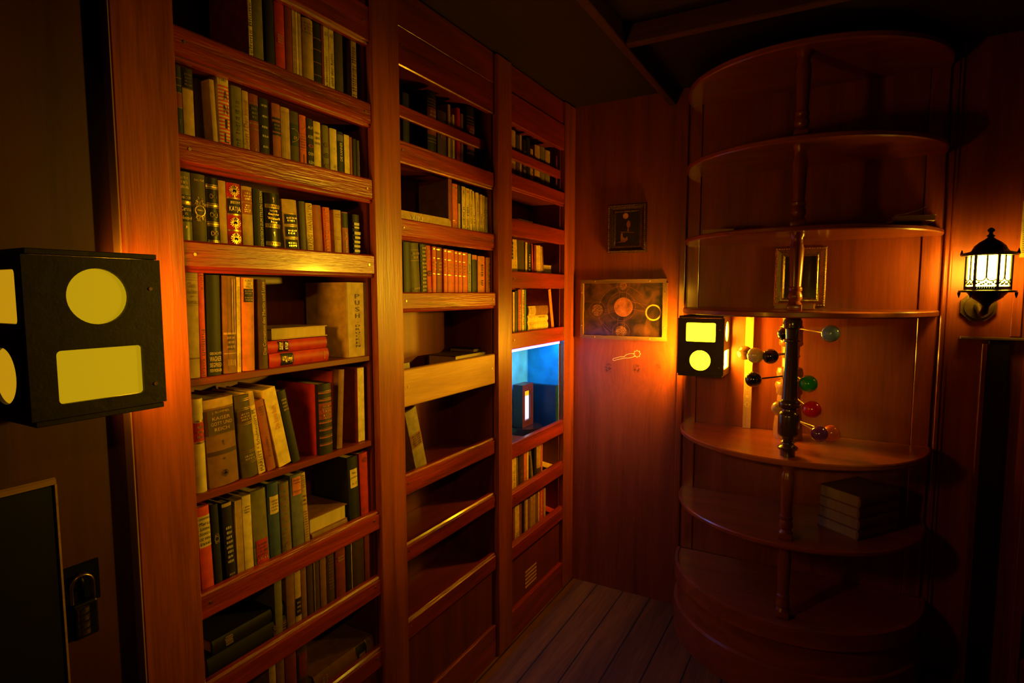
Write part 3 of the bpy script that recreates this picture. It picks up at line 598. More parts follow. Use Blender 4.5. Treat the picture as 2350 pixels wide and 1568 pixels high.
# --- fifth shelf
row(LB, 'fifth shelf', .997, [
 (446, 472, 915, 'cream', 'cream book with a red label', dict(tx=435, by=1105, bulge=.006, deco=[('l', .55, .75, .98, 'red'), ('x', .57, .73, 'gold', 3), ('b', .755, .775, 'gold'), ('b', .525, .545, 'gold')])),
 (478, 546, 913, 'brn', 'tattered brown book with dark title panel', dict(tx=462, ty=918, by=1100, bulge=.006, rz=.0, deco=[('q', -.45, .42, .6, .88, 'dbr'), ('h', 'J. RUMMEL', 'tan', .845, .6, .03), ('h', 'KAISER', 'tan', .78, .6, .038), ('h', 'GOTT UND', 'tan', .72, .72, .038), ('h', 'REICH', 'tan', .655, .5, .038), ('m', 'flower', 'dbr', .5, .3), ('b', .36, .41, 'dbr'), ('m', 'star', 'dbr', .31, .12), ('m', 'bird', 'dbr', .14, .3), ('b', .9, 1.0, 'tan')])),
 (555, 590, 905, 'dol', 'dark leather book with pairs of gold rules', dict(tx=537, ty=910, by=1070, bulge=.006, deco=[('b', f, f + .008, 'gold') for f in (.93, .95, .82, .84, .64, .66, .3, .32, .17, .19)] + [('l', .67, .81, .9, 'dbr'), ('x', .69, .79, 'tan', 3), ('x', .21, .28, 'tan', 2)])),
 (592, 608, 897, 'yel', 'yellow book with a decorative black script title', dict(tx=566, ty=900, by=1062, d=.12, deco=[('v', 'MARLITT * Schulmeisters M.', 'blk', .03, .8, True, .55), ('b', .84, 1.0, 'tan')])),
 (613, 632, 915, 'rbr', 'shorter leaning red-brown book', dict(tx=587, ty=918, by=1055, d=.12, deco=[('x', .78, .92, 'dbr', 4), ('y', .2, .5, 'dbr', .2)])),
 (640, 668, 889, 'yel', 'thick leaning cream book with orange script', dict(tx=605, ty=893, by=1050, d=.13, bulge=.001, deco=[('v', 'Das bunte Buch', 'ora', .48, .78, True, .35)])),
 (671, 689, 893, 'dgn', 'leaning black-green book with small white title', dict(tx=638, ty=897, by=1045, d=.13, deco=[('x', .72, .9, 'tan', 4)])),
 (734, 764, 880, 'blk', 'black and red gilt book with bright red cover', dict(bulge=.006, d=.15, xs=-.026, deco=[('b', .16 + .105 * k, .165 + .105 * k, 'gold') for k in range(8)] + [('b', .13 + .105 * k, .15 + .105 * k, 'rbr') for k in range(8)] + [('b', .5, .73, 'mar'), ('x', .6, .7, 'gold', 3), ('x', .5, .58, 'gold', 2), ('c', 'panel', 'red', .0, .93, 0, 1)])),
 (765, 770, 852, 'lred', 'taller thin orange-red book', dict(d=.15, xs=-.05, deco=[('x', .86, .96, 'dbr', 3)])),
 (773, 786, 850, 'brn', 'brown book tilted away', dict(tx=777, ty=852, by=1015, d=.14)),
 (823, 838, 843, 'mar', 'red-brown book with cream page edges showing', dict(d=.14, bulge=0, deco=[('b', .01, .99, 'cream')], tx=820, ty=845, by=1010)),
], ym=1045)
# --- sixth shelf
row(LB, 'sixth shelf', .778, [
 (462, 490, 1160, 'lred', 'orange-red book with a cream title panel', dict(tx=449, by=1335, bulge=.003, deco=[('l', .55, .9, .99, 'cream')] + [('h', s, 'blk', .87 - .055 * i, .88, .04) for i, s in enumerate(('Johannes', 'Mario', 'Simmel', 'Niemand', 'ist eine', 'Insel'))], ym=1300)),
 (492, 508, 1156, 'dgn', 'dark green book with a worn gold crest', dict(tx=481, by=1310, deco=[('m', 'crest', 'tan', .6, .85)])),
 (518, 540, 1150, 'blk', 'black book with lines of white capitals', dict(tx=506, by=1300, deco=[('x', .25, .72, 'wht', 8), ('x', .06, .14, 'tan', 2), ('b', .95, .99, 'tan')])),
 (543, 559, 1148, 'tan', 'book with tan page edges', dict(tx=536, by=1290, bulge=0, deco=[('q', y, y + .02, 0, 1, 'brn') for y in (-.2, .05, .3)])),
 (561, 581, 1136, 'cream', 'cream book with small black title', dict(tx=553, by=1285, bulge=.002, deco=[('x', .78, .88, 'blk', 3)])),
 (584, 618, 1122, 'olv', 'wide olive book with a red label', dict(tx=573, by=1275, bulge=.004, deco=[('l', .08, .38, .76, 'red'), ('x', .12, .34, 'gold', 5)])),
 (620, 645, 1106, 'blu', 'blue book with a cream label', dict(tx=612, by=1255, bulge=.005, deco=[('l', .62, .84, .8, 'cream'), ('x', .65, .8, 'brn', 4), ('h', 'M', 'wht', .04, .2)])),
 (648, 670, 1105, 'olv', 'ribbed olive-tan book with red rules', dict(tx=640, by=1240, bulge=.005, deco=[('b', .32 + .1 * k, .327 + .1 * k, 'rbr') for k in range(7)] + [('b', .34 + .1 * k, .347 + .1 * k, 'rbr') for k in range(7)] + [('m', 'star', 'rbr', .385 + .1 * k, .2) for k in range(6)] + [('x', .1, .3, 'rbr', 5)])),
 (673, 699, 1087, 'bgr', 'grey-blue book with an orange label', dict(tx=666, by=1225, bulge=.004, deco=[('l', .74, .97, .76, 'ora'), ('h', 'Arthur', 'dbr', .935, .58, .03), ('h', 'Hailey', 'dbr', .895, .58, .03), ('h', 'Airport', 'dbr', .79, .62, .035), ('b', .855, .86, 'bgr')])),
 (701, 712, 1082, 'tan', 'narrow tan book with a woven pattern', dict(tx=691, by=1215, deco=[('x', .8, .98, 'dbr', 6), ('x', .02, .5, 'dbr', 14), ('x', .56, .72, 'blk', 3)])),
 (805, 828, 1046, 'dgn', 'dark green book with a small cream label', dict(tx=798, by=1180, deco=[('l', .55, .82, .7, 'cream'), ('h', 'Welt-', 'blk', .765, .4, .03), ('h', 'geschichte', 'blk', .7, .6, .035), ('h', 'A - Z', 'blk', .61, .4, .03)])),
 (831, 852, 1037, 'red', 'plain red book', dict(tx=825, by=1175, deco=[('m', 'ring', 'mar', .9, .45), ('b', .14, .145, 'mar'), ('b', .165, .17, 'mar')])),
], ym=1250)
g6 = 'books on the sixth shelf of the left bookcase'
pa = atX(714, 1240, -.034)
lying('lower brown book lying under the fat paperback, sixth shelf, left bookcase', g6, (-.036, pa.y + .004, .7785), .024, .118, .14, 'brn', pages='dpage')
t = lying('fat paperback lying with yellow page edges outward, sixth shelf, left bookcase', g6, (-.168, pa.y + .12, .8035), .04, .122, .135, 'brn', rz=PI, bulge=.002)
# --- seventh shelf
row(LB, 'seventh shelf', .588, [
 (631, 648, .155, 'olv', 'thin-edged olive book', {}),
 (658, 677, .155, 'brn', 'tan-brown book in shadow', {}),
 (678, 692, .158, 'tan', 'tan book with a black label', dict(deco=[('l', .2, .48, 1.0, 'blk'), ('x', .24, .44, 'tan', 3), ('b', .9, .93, 'brn')])),
 (693, 705, .158, 'brn', 'plain brown book', {}),
 (707, 720, .155, 'dbr', 'dark brown book', {}),
 (721, 735, .158, 'dbr', 'darkest brown book', dict(deco=[('q', -.45, -.38, 0, 1, 'tan')])),
 (737, 751, .158, 'brn', 'mid-brown book', {}),
 (752, 769, .16, 'dbr', 'dark book with a woven pattern', dict(deco=[('x', .3, .95, 'brn', 12)])),
 (773, 795, .158, 'mar', 'dark red book', dict(deco=[('x', .7, .8, 'tan', 2)])),
 (797, 810, .16, 'blk', 'black book with a pale edge', dict(deco=[('q', .3, .45, 0, 1, 'tan')])),
 (812, 838, .158, 'dbr', 'wide dark book', {}),
 (840, 856, .155, 'mar', 'maroon book at the end', {}),
], ym=1400)
g7 = 'books on the seventh shelf of the left bookcase'
lying('big black book lying flat on the seventh shelf, left bookcase', g7, (-.036, .675, .5885), .05, .22, .14, 'blk', deco=[('x', .7, .9, 'brn', 2)])
lying('black book on top of the big flat one, seventh shelf, left bookcase', g7, (-.04, .69, .639), .03, .19, .13, 'blk', deco=[('x', .1, .3, 'tan', 1)])
# --- eighth shelf
row(LB, 'eighth shelf', .376, [
 (616, 632, .16, 'tan', 'narrow tan book in shadow', {}),
 (634, 652, .165, 'brn', 'dark red-brown book', {}),
 (654, 680, .165, 'mar', 'maroon book in shadow', {}),
 (682, 706, .17, 'dbr', 'dark book with an outlined label', dict(deco=[('l', .5, .85, .8, 'mar'), ('b', .48, .49, 'brn'), ('b', .86, .87, 'brn')])),
], ym=1520)
pa = atX(706, 1560, -.034)
lying('fat brown book lying with a green title label, eighth shelf, left bookcase', 'books on the eighth shelf of the left bookcase', (-.034, .945, .3765), .058, .21, .15, 'brn', bulge=.009, deco=[('l', .68, .86, .9, 'dgn'), ('b', .67, .678, 'gold'), ('b', .862, .87, 'gold'), ('v', 'Brasilien', 'gold', .72, .82, False, .2), ('x', .1, .2, 'tan', 2)])
# ---------------------------------------------------------------- middle bookcase
row(MBK, 'top shelf', 1.80, [
 (925, 940, .19, 'blk', 'black book', dict(d=.12)),
 (981, 1001, 211, 'blk', 'thick black book with a dark red label', dict(bulge=.006, deco=[('b', .42, .78, 'mar'), ('x', .45, .75, 'tan', 6), ('b', .8, .81, 'gold'), ('b', .84, .85, 'gold'), ('b', .88, .89, 'gold'), ('b', .36, .37, 'gold'), ('b', .32, .33, 'gold')])),
 (1004, 1024, .185, 'dbr', 'brown book with faded lettering', dict(deco=[('x', .5, .85, 'brn', 3)])),
 (1028, 1034, 241, 'tan', 'narrow tan book', {}),
 (1035, 1038, 268, 'olv', 'thin olive booklet', dict(bulge=0)),
 (1039, 1043, 264, 'yel', 'thin yellow-green booklet', dict(bulge=0)),
 (1048, 1056, 249, 'red', 'red book with red cover', {}),
 (1057, 1063, 262, 'brn', 'slim brown book', {}),
 (1071, 1089, 247, 'blk', 'second thick black book with red label', dict(bulge=.006, deco=[('b', .4, .74, 'mar'), ('x', .43, .71, 'tan', 6), ('b', .76, .77, 'gold'), ('b', .8, .81, 'gold'), ('b', .85, .86, 'gold'), ('b', .34, .35, 'gold')])),
 (1090, 1099, .17, 'blk', 'plain black book', {}),
], ym=320, xs=-.062)
row(MBK, 'second shelf', 1.585, [
 (1029, 1037, 412, 'mar', 'wide box file with a grey cover', dict(d=.12, bulge=.001, deco=[('c', 'panel', 'gry', 0, 1, 0, 1)])),
 (1038, 1050, .172, 'rora', 'tall red-orange book with gilt rules', dict(deco=[('b', .3, .31, 'gold'), ('b', .1, .11, 'gold'), ('x', .14, .26, 'gold', 3), ('b', .92, .94, 'gold')])),
 (1051, 1056, .172, 'blk', 'slim black and green book', dict(deco=[('x', .7, .9, 'olv', 5), ('b', 0, .65, 'tan')])),
] + [(a, b_, h, 'yel', look, dict(bulge=0, d=.115, deco=dd, **ex)) for a, b_, h, look, dd, ex in (
 (1060, 1068, .172, 'yellowed paperback with a black number', [('y', .05, .6, 'blk', .4), ('h', '9', 'blk', .88, .4), ('h', '21', 'red', .95, .5)], {}),
 (1069, 1077, .17, 'yellowed paperback with two red marks', [('y', .1, .65, 'blk', .35), ('h', '38', 'red', .93, .6)], {}),
 (1078, 1084, .169, 'plain yellowed paperback', [('y', .3, .7, 'brn', .35)], {}),
 (1087, 1093, .165, 'leaning yellowed paperback', [('y', .1, .5, 'blk', .4)], dict(tx=1082, ty=425, by=520)),
 (1094, 1101, .164, 'leaning yellowed paperback with long title', [('v', 'Zwischen zwei Welten', 'blk', .15, .8, True, .45)], dict(tx=1091, ty=428, by=522)),
 (1102, 1107, .162, 'slim yellowed paperback with a red mark', [('h', '11', 'red', .93, .6), ('y', .2, .6, 'blk', .35)], {}),
 (1108, 1113, .16, 'slim yellowed paperback with brown lettering', [('y', .2, .7, 'brn', .4), ('h', '56', 'red', .93, .6)], {}),
 (1114, 1119, .158, 'slim yellowed paperback at the end', [('y', .2, .7, 'blk', .4), ('h', '4', 'red', .93, .4)], {}))], ym=475, xs=-.036)
book('tan book lying flat with its title upside down, second shelf, middle bookcase', 'books on the second shelf of the middle bookcase', (-.036, 1.30, 1.5855 + .0275), .055, .262, .12, 'tan', rx=-PI / 2, bulge=.003, deco=[('v', 'Park', 'wht', .22, .42, False, .42, -.1)])
row(MBK, 'third shelf', 1.373, [
 (926, 944, .175, 'dgn', 'black-green book', {}),
 (945, 965, .174, 'dol', 'olive cloth book with a framed title', dict(tx=940, ty=562, by=660, deco=[('x', .72, .86, 'tan', 2), ('b', .7, .705, 'tan'), ('b', .88, .885, 'tan'), ('x', .2, .25, 'tan', 1)])),
 (966, 980, .174, 'blk', 'black book with blocks of pale lettering', dict(tx=963, ty=562, by=660, deco=[('x', .03, .97, 'cream', 14)])),
 (981, 991, .172, 'red', 'red book with rows of dots and a medallion', dict(tx=977, ty=562, by=660, deco=[('x', .74, .97, 'tan', 7), ('x', .03, .24, 'tan', 6), ('m', 'ring', 'blk', .5, .9)])),
] + [(a, b_, h, c, look, dict(bulge=.003, deco=[('b', .79, .8, 'gold'), ('b', .5, .51, 'gold'), ('x', .56, .74, 'gold', 3), ('b', .95, .97, 'gold')])) for a, b_, h, c, look in (
 (992, 1001, .171, 'rora', 'narrow brick-red gilt book'), (1002, 1014, .17, 'mar', 'deep red gilt book'), (1018, 1027, .168, 'rora', 'brick-red gilt book'), (1028, 1042, .167, 'rora', 'widest brick-red gilt book'),
 (1043, 1051, .165, 'rora', 'slim brick-red gilt book'), (1052, 1061, .164, 'rora', 'brick-red gilt book of a set'), (1062, 1073, .163, 'rora', 'last brick-red gilt book'))] + [
 (1074, 1081, .161, 'grey', 'thin grey book', dict(bulge=0, deco=[('y', .1, .8, 'blu', .35)])),
 (1083, 1094, .158, 'dgn', 'black book with an orange top', dict(deco=[('b', .9, 1, 'ora')])),
 (1096, 1112, .156, 'ora', 'orange book with vertical black lettering', dict(deco=[('y', .35, .85, 'dbr', .25), ('x', .03, .14, 'dbr', 2)])),
 (1115, 1126, .154, 'ora', 'narrower orange book with black lettering', dict(deco=[('y', .3, .85, 'dbr', .25), ('x', .03, .14, 'dbr', 2)])),
], ym=620)
gm4 = 'books lying on the fourth shelf of the middle bookcase'
lying('grey-tan book lying at the left behind the pale board, middle bookcase', gm4, (-.05, 1.285, 1.1205), .068, .075, .12, 'gry', pages='dpage', bulge=.002)
lying('dark book lying flat with cream page edges, middle bookcase', gm4, (-.165, 1.60, 1.1205), .064, .20, .12, 'dbr', rz=PI, up=False)
lying('black-covered book lying farthest right behind the pale board, middle bookcase', gm4, (-.18, 1.75, 1.1205), .075, .125, .11, 'blk', rz=PI, up=False, pages='dpage')
row(MBK, 'fifth shelf', .838, [
 (955, 981, 938, 'gry', 'grey-tan book leaning alone', dict(tx=932, ty=945, by=1060, bulge=.003, pos='against the left side', deco=[('l', .4, .62, 1.0, 'brn'), ('x', .42, .6, 'dbr', 5)])),
], ym=1060, xs=-.04)
# ---------------------------------------------------------------- right bookcase
row(RB, 'top shelf', 1.815, [
 (1170, 1183, 300, 'tan', 'tan book with a brown foot', dict(deco=[('b', 0, .4, 'brn')])),
 (1184, 1192, 311, 'dol', 'olive book', {}), (1193, 1197, 310, 'tan', 'thin tan book', {}), (1198, 1207, 322, 'blk', 'black book with pale lines', dict(deco=[('x', .3, .8, 'tan', 4)])),
 (1208, 1216, 318, 'dgn', 'dark green banded book', dict(deco=[('b', .55, .6, 'tan'), ('b', .66, .7, 'tan')])), (1217, 1223, 343, 'tan', 'short striped book', dict(deco=[('x', .1, .9, 'blk', 8)])),
 (1227, 1239, 335, 'tan', 'tan book with black bands', dict(deco=[('b', .55, .66, 'blk'), ('b', .25, .35, 'blk'), ('x', .02, .2, 'dbr', 3)])), (1240, 1250, 339, 'olv', 'olive book with rounded back', {}),
 (1251, 1262, 347, 'olv', 'olive-tan book', dict(deco=[('b', .65, 1, 'tan')])), (1276, 1287, 360, 'mar', 'dark red book at the end', dict(deco=[('c', 'panel', 'mar', 0, 1, 0, 1)])),
], ym=380, xs=-.038, d=.12)
gr2 = 'books lying on the second shelf of the right bookcase'
lying('olive book lying flat at the left, second shelf, right bookcase', gr2, (-.06, 1.93, 1.6465), .048, .07, .11, 'dol')
lying('cream book lying flat with cream spine, second shelf, right bookcase', gr2, (-.03, 2.01, 1.6465), .046, .13, .12, 'cream', bulge=.002)
lying('small grey book lying flat at the right, second shelf, right bookcase', gr2, (-.05, 2.145, 1.6465), .044, .08, .11, 'grey')
row(RB, 'third shelf', 1.447, [
 (1171, 1178, .15, 'blk', 'black book with yellow foot', dict(deco=[('x', .5, .95, 'yel', 5), ('b', 0, .55, 'yel')])), (1179, 1188.5, .16, 'yel', 'yellow paperback', dict(bulge=0, tx=1177, ty=545, by=615, deco=[('y', .2, .8, 'tan', .2)])),
 (1189, 1204, .158, 'dol', 'wide olive-brown book', dict(tx=1187.5, ty=545, by=615)), (1205.5, 1210, .157, 'yel', 'thin yellow book', dict(deco=[('x', .8, .9, 'brn', 1)])),
 (1211, 1217, .155, 'dgn', 'dark green book', dict(deco=[('y', .3, .7, 'yel', .5)])), (1218, 1221, .15, 'blk', 'thin black book', {}), (1223, 1225.5, .154, 'lred', 'thin leaning red booklet', dict(bulge=0, tx=1220, ty=550, by=620)),
 (1226, 1231, .152, 'mar', 'maroon book', {}), (1232, 1242, .15, 'yel', 'yellow book with patterned spine', dict(deco=[('x', .1, .9, 'tan', 16)], tx=1230, ty=553, by=622)), (1243, 1246, .149, 'tan', 'thin tan book', dict(tx=1240.5, ty=553, by=622)), (1247, 1249.5, .148, 'brn', 'thin brown book', dict(tx=1243.5, ty=553, by=622)),
 (1281, 1286, .148, 'olv', 'tall olive book with a pale top', dict(deco=[('b', .65, .92, 'tan')])),
], ym=590, xs=-.03, d=.12)
gr3 = 'books on the third shelf of the right bookcase'
lying('lower small cream book lying on the third shelf, right bookcase', gr3, (-.16, 2.32, 1.4475), .042, .1, .1, 'cream', rz=PI, up=False)
lying('upper small cream book lying on the third shelf, right bookcase', gr3, (-.16, 2.305, 1.4900), .034, .085, .1, 'brn', rz=PI, up=False, pages='page')
row(RB, 'fourth shelf', 1.212, [
 (1177, 1181, .19, 'yel', 'tattered yellow pamphlet', dict(bulge=0)), (1182, 1187, .195, 'blk', 'black book', {}), (1188, 1189.5, .2, 'olv', 'thin olive book', {}), (1190, 1195, .2, 'lred', 'red book with yellow lettering', dict(deco=[('y', .05, .7, 'yel', .5)])),
 (1195.5, 1197, .2, 'olv', 'very thin olive book', {}), (1197.5, 1203, .2, 'yel', 'yellow book with red lettering', dict(deco=[('y', .3, .9, 'red', .5), ('x', .03, .2, 'red', 2)])), (1204, 1207, .2, 'teal', 'thin green book', {}),
], ym=710, xs=-.03, d=.12)
gr4 = 'books on the fourth shelf of the right bookcase'
ya = atX(1210, 750, -.03).y
for k, (t_, c, ll, dd, ln, dy) in enumerate(((.03, 'yel', 'bottom cream book of the stack with an orange band, fourth shelf, right bookcase', [('b', .6, .75, 'ora')], .18, .008), (.033, 'yel', 'second cream book from the bottom of the stack, fourth shelf, right bookcase', [('x', .06, .26, 'brn', 3)], .19, 0),
   (.028, 'yel', 'cream book with dark lettering under the brown one, fourth shelf, right bookcase', [('v', 'Karneffen', 'blk', .5, .82, False, .3, -.2)], .19, -.002), (.04, 'brn', 'brown book with a cream label, topmost of the stack, right bookcase', [('b', .04, .36, 'cream'), ('x', .06, .18, 'brn', 3), ('x', .2, .33, 'brn', 3)], .188, .002))):
    z_ = 1.2125 + sum((.0305, .0335, .0285)[:k])
    lying(ll, gr4, (-.03, ya + dy, z_), t_, ln, .12, c, bulge=.004, deco=dd)
row(RB, 'fourth shelf', 1.212, [
 (1267, 1273, .2, 'ora', 'leaning orange-tan album', dict(tx=1259.5, ty=665, by=750, bulge=0, d=.14, pos='beside the stack')),
 (1288, 1293.5, .195, 'brn', 'brown album', dict(bulge=0, d=.15, pos='against the right side')),
], ym=750, xs=-.03)
row(RB, 'sixth shelf', .583, [
 (1175, 1185, .165, 'yel', 'yellow book with thin black title', dict(bulge=0, deco=[('y', .1, .6, 'dbr', .2)])), (1186, 1190, .162, 'olv', 'leaning olive-yellow book', dict(tx=1185, ty=1060, by=1110, deco=[('y', .1, .6, 'dbr', .3)])), (1191, 1201, .16, 'dbr', 'dark brown book', dict(deco=[('x', .3, .6, 'brn', 2)])),
 (1202, 1208, .158, 'ora', 'orange-tan book', dict(deco=[('x', .1, .3, 'dbr', 3)])), (1209, 1213, .158, 'yel', 'thin yellow book', dict(bulge=0)), (1214, 1218, .15, 'blk', 'black book', {}), (1220, 1225, .156, 'olv', 'leaning olive book', dict(tx=1215, ty=1040, by=1095)),
 (1226, 1230, .15, 'blk', 'second black book', {}), (1231, 1241, .155, 'tan', 'tan book with a dark foot', dict(deco=[('b', 0, .35, 'dbr')])), (1242, 1245, .154, 'ora', 'thin orange book', dict(bulge=0)),
], ym=1090, xs=-.03, d=.12)
t = book('yellow book propped slantwise showing its cover, sixth shelf, right bookcase', 'books on the sixth shelf of the right bookcase', (-.04, 2.385, .5845), .022, .175, .12, 'yel', rx=math.radians(68), bulge=.001)
row(RB, 'seventh shelf', .369, [
 (1176, 1181, .165, 'mar', 'book with red stripes', dict(deco=[('x', .4, .98, 'tan', 14)])), (1182, 1192, .163, 'yel', 'yellow book with black marks at the foot', dict(bulge=0, deco=[('x', .04, .3, 'blk', 5)])), (1193, 1197, .16, 'rbr', 'brown book', {}), (1198, 1203, .16, 'blk', 'black book', {}),
 (1204, 1206, .16, 'tan', 'thin tan book', {}), (1207, 1211, .16, 'yel', 'thin yellow book', {}), (1212, 1216, .158, 'brn', 'brown cloth book', {}), (1217, 1229, .158, 'tan', 'tan book with a marbled pattern', dict(deco=[('x', .05, .95, 'brn', 16)])),
 (1230, 1234, .156, 'brn', 'brown speckled book', {}), (1235, 1238, .156, 'yel', 'second thin yellow book', {}), (1239, 1246, .155, 'lred', 'bright red book with white lettering', dict(bulge=0, deco=[('y', .3, .95, 'wht', .3)])), (1247, 1252, .154, 'tan', 'tan book at the end', {}),
], ym=1200, xs=-.03, d=.12)
t = book('red book propped slantwise with black print on its cover, seventh shelf, right bookcase', 'books on the seventh shelf of the right bookcase', (-.04, 2.385, .3705), .022, .17, .12, 'lred', rx=math.radians(62), bulge=.001, deco=[('c', 'lettering', 'blk', .35, .75, .45, .7, 'Biss')])
# ================================================================== box lamps
def tile(bm, T, cx, cy, wx, wy, th, hole):
    """square board with a hole, outer face at local z=0"""
    if hole[0] == 'c':
        n = 40; inn = [(cx + hole[1] * math.cos(2 * PI * k / n + PI / 4), cy + hole[1] * math.sin(2 * PI * k / n + PI / 4)) for k in range(n)]
        out = []
        for k in range(n):
            a = 2 * PI * k / n + PI / 4; c, s = math.cos(a), math.sin(a); q = max(abs(c), abs(s)); out.append((cx + c / q * wx, cy + s / q * wy))
    else:
        hx, hy = hole[1] / 2, hole[2] / 2
        inn = []; rr = .006
        for (sx_, sy_, a0) in ((1, 1, 0), (-1, 1, 90), (-1, -1, 180), (1, -1, 270)):
            for k in range(5):
                a = math.radians(a0 + k * 22.5); inn.append((cx + sx_ * (hx - rr) + rr * math.cos(a), cy + sy_ * (hy - rr) + rr * math.sin(a)))
        out = []
        for (sx_, sy_) in ((1, 1), (-1, 1), (-1, -1), (1, -1)):
            out += [(cx + sx_ * wx, cy + sy_ * wy)] * 5
    n = len(inn)
    def mk(p, z): return bm.verts.new(T @ Vector((p[0], p[1], z)))
    I0 = [mk(p, 0) for p in inn]; I1 = [mk(p, -th) for p in inn]
    O0 = []; O1 = []
    for k, p in enumerate(out):
        if k and out[k - 1] == p: O0.append(O0[-1]); O1.append(O1[-1])
        else: O0.append(mk(p, 0)); O1.append(mk(p, -th))
    def f(*v):
        v = [x for i, x in enumerate(v) if x is not v[i - 1]]
        if len(v) > 2: bm.faces.new(v)
    for k in range(n):
        j = (k + 1) % n
        f(O0[k], O0[j], I0[j], I0[k]); f(O1[k], I1[k], I1[j], O1[j]); f(I0[k], I0[j], I1[j], I1[k]); f(O0[k], O1[k], O1[j], O0[j])
def box_lamp(label, loc, rz, w, dep, hgt, top_circle, glows, rim=.006):
    """local: back on the wall at y=0, front faces -y; x across, z up"""
    t = thing('box_lamp', label, 'lamp', loc); t.rotation_euler = (0, 0, rz)
    dk = DARKW(); th = .008
    hw = w / 2; hh = hgt / 4
    bm = B(); box(bm, -hw, hw, -dep, 0, hgt - .008, hgt, .001); obj('lid', bm, dk, t, False, True)
    bm = B(); box(bm, -hw, hw, -dep, 0, 0, .008, .001); obj('bottom', bm, dk, t, False, True)
    faces = {'front': (Matrix.Translation((0, -dep, 0)) @ Matrix.Rotation(PI / 2, 4, 'X'), hw, top_circle),
             'left': (Matrix.Translation((-hw, -dep / 2, 0)) @ Matrix.Rotation(-PI / 2, 4, 'Z') @ Matrix.Rotation(PI / 2, 4, 'X'), dep / 2 - .001, not top_circle),
             'right': (Matrix.Translation((hw, -dep / 2, 0)) @ Matrix.Rotation(PI / 2, 4, 'Z') @ Matrix.Rotation(PI / 2, 4, 'X'), dep / 2 - .001, not top_circle)}
    for k, (T, hx, tc_) in faces.items():
        bm = B(); hr = (hgt - .017) / 4
        if k == 'front': hx = hw + .004
        for zc, circ in ((.0085 + hr, not tc_), (.0085 + 3 * hr, tc_)):
            tile(bm, T, 0, zc, hx, hr, th, ('c', .040) if circ else ('r', min(.112, hx * 2 - .045), .074))
        o = obj('panel', bm, dk, t, False, True)
        col, st = glows[k]
        for zc, circ in ((.0085 + hr, not tc_), (.0085 + 3 * hr, tc_)):
            bm = B(); TT = T @ Matrix.Translation((0, zc, -th * .75))
            if circ: disc(bm, TT, .0398, .002, 40)
            else:
                a = min(.112, hx * 2 - .045) / 2 - .0003; bmesh.ops.create_cube(bm, size=1, matrix=TT @ Matrix.Diagonal((2 * a, .0734, .002, 1)))
            q = obj('pane', bm, glow('lamp glass %s %g' % (k, st), col, st), t, False, True); q['label'] = 'glowing yellow %s pane' % ('round' if circ else 'rectangular')
        if k == 'front':
            bm = B()
            for zc in (.0085 + hr * .55, .0085 + 3.2 * hr):
                disc(bm, T @ Matrix.Translation((hw - .012, zc, .0006)), .0028, .0016, 10)
            obj('screw', bm, plain('dull screw', (.3, .16, .05), .4, .8, .2, 60, 0), t, False, True)
    return t
YEL = (1.0, .60, .012)
# near lamp on the left wall: front faces into the room (+x)
box_lamp('large dark box lamp with glowing round and square panes, left edge of the photo', (-.0245, .428, 1.2205), PI / 2, .168, .178, .239, True,
         {'front': ((1.0, .62, .006), .42), 'left': ((1.0, .5, .008), .5), 'right': ((1.0, .41, .010), 52.0)})
box_lamp('small dark box lamp with glowing panes under the curved shelf, on the back wall', (.619, YB - .0005, 1.0695), 0, .168, .196, .239, False,
         {'front': ((1.0, .66, .004), 15.0), 'left': ((1.0, .43, .008), 215.0), 'right': ((1.0, .46, .010), 100.0)})
# ================================================================== curved shelf unit
CX, RR = .955, .436
def halfdisc(bm, r, z0, z1, n=48, bev=.004):
    pts = [(CX + r * math.cos(PI + PI * k / n), YB - .0145 + r * math.sin(PI + PI * k / n)) for k in range(n + 1)]
    A = [bm.verts.new((p[0], p[1], z0 + bev)) for p in pts]; Bv = [bm.verts.new((p[0], p[1], z1 - bev)) for p in pts]
    q = [(CX + (p[0] - CX) * (1 - bev / r), YB - .0145 + (p[1] - YB + .0145) * (1 - bev / r)) for p in pts]
    A2 = [bm.verts.new((p[0], p[1], z0)) for p in q]; B2 = [bm.verts.new((p[0], p[1], z1)) for p in q]
    for u, v in ((A2, A), (A, Bv), (Bv, B2)):
        for k in range(n): bm.faces.new((u[k], u[k + 1], v[k + 1], v[k]))
    bm.faces.new(A2); bm.faces.new(B2); bm.faces.new((A2[0], A[0], Bv[0], B2[0], B2[-1], Bv[-1], A[-1], A2[-1]))
cu = thing('curved_shelf_unit', 'tall half-round wooden shelf unit with turned posts on the back wall', 'shelf', (CX, YB - .2, 0))
TZ = [(2.168, 2.19), (1.877, 1.896), (1.596, 1.613), (1.317, 1.338), (.826, .846), (.541, .559)]
for z0, z1 in TZ:
    bm = B(); halfdisc(bm, RR, z0, z1); obj('shelf', bm, UNIT(), cu, True)
bm = B(); halfdisc(bm, RR - .004, .0, .279, bev=.002); obj('base_drum', bm, UNIT(), cu, True)
def band(r0, r1, z0, z1, n=48):
    bm = B(); pts = []
    for rr_ in (r0, r1): pts.append([(CX + rr_ * math.cos(PI + PI * k / n), YB - .0145 + rr_ * math.sin(PI + PI * k / n)) for k in range(n + 1)])
    q = [[bm.verts.new((p[0], p[1], z)) for p in pts[i]] for i, z in ((0, z0), (1, z0), (1, z1 - .003), (0, z1))]
    for i in range(4):
        a, c = q[i], q[(i + 1) % 4]
        for k in range(n): bm.faces.new((a[k], a[k + 1], c[k + 1], c[k]))
    for k in (0, -1): bm.faces.new([x[k] for x in q])
    return bm
obj('base_band', band(RR - .0038, RR + .010, .222, .283), UNIT(), cu, True)
obj('base_band', band(RR - .0038, RR + .010, .0, .124), UNIT(), cu, True)
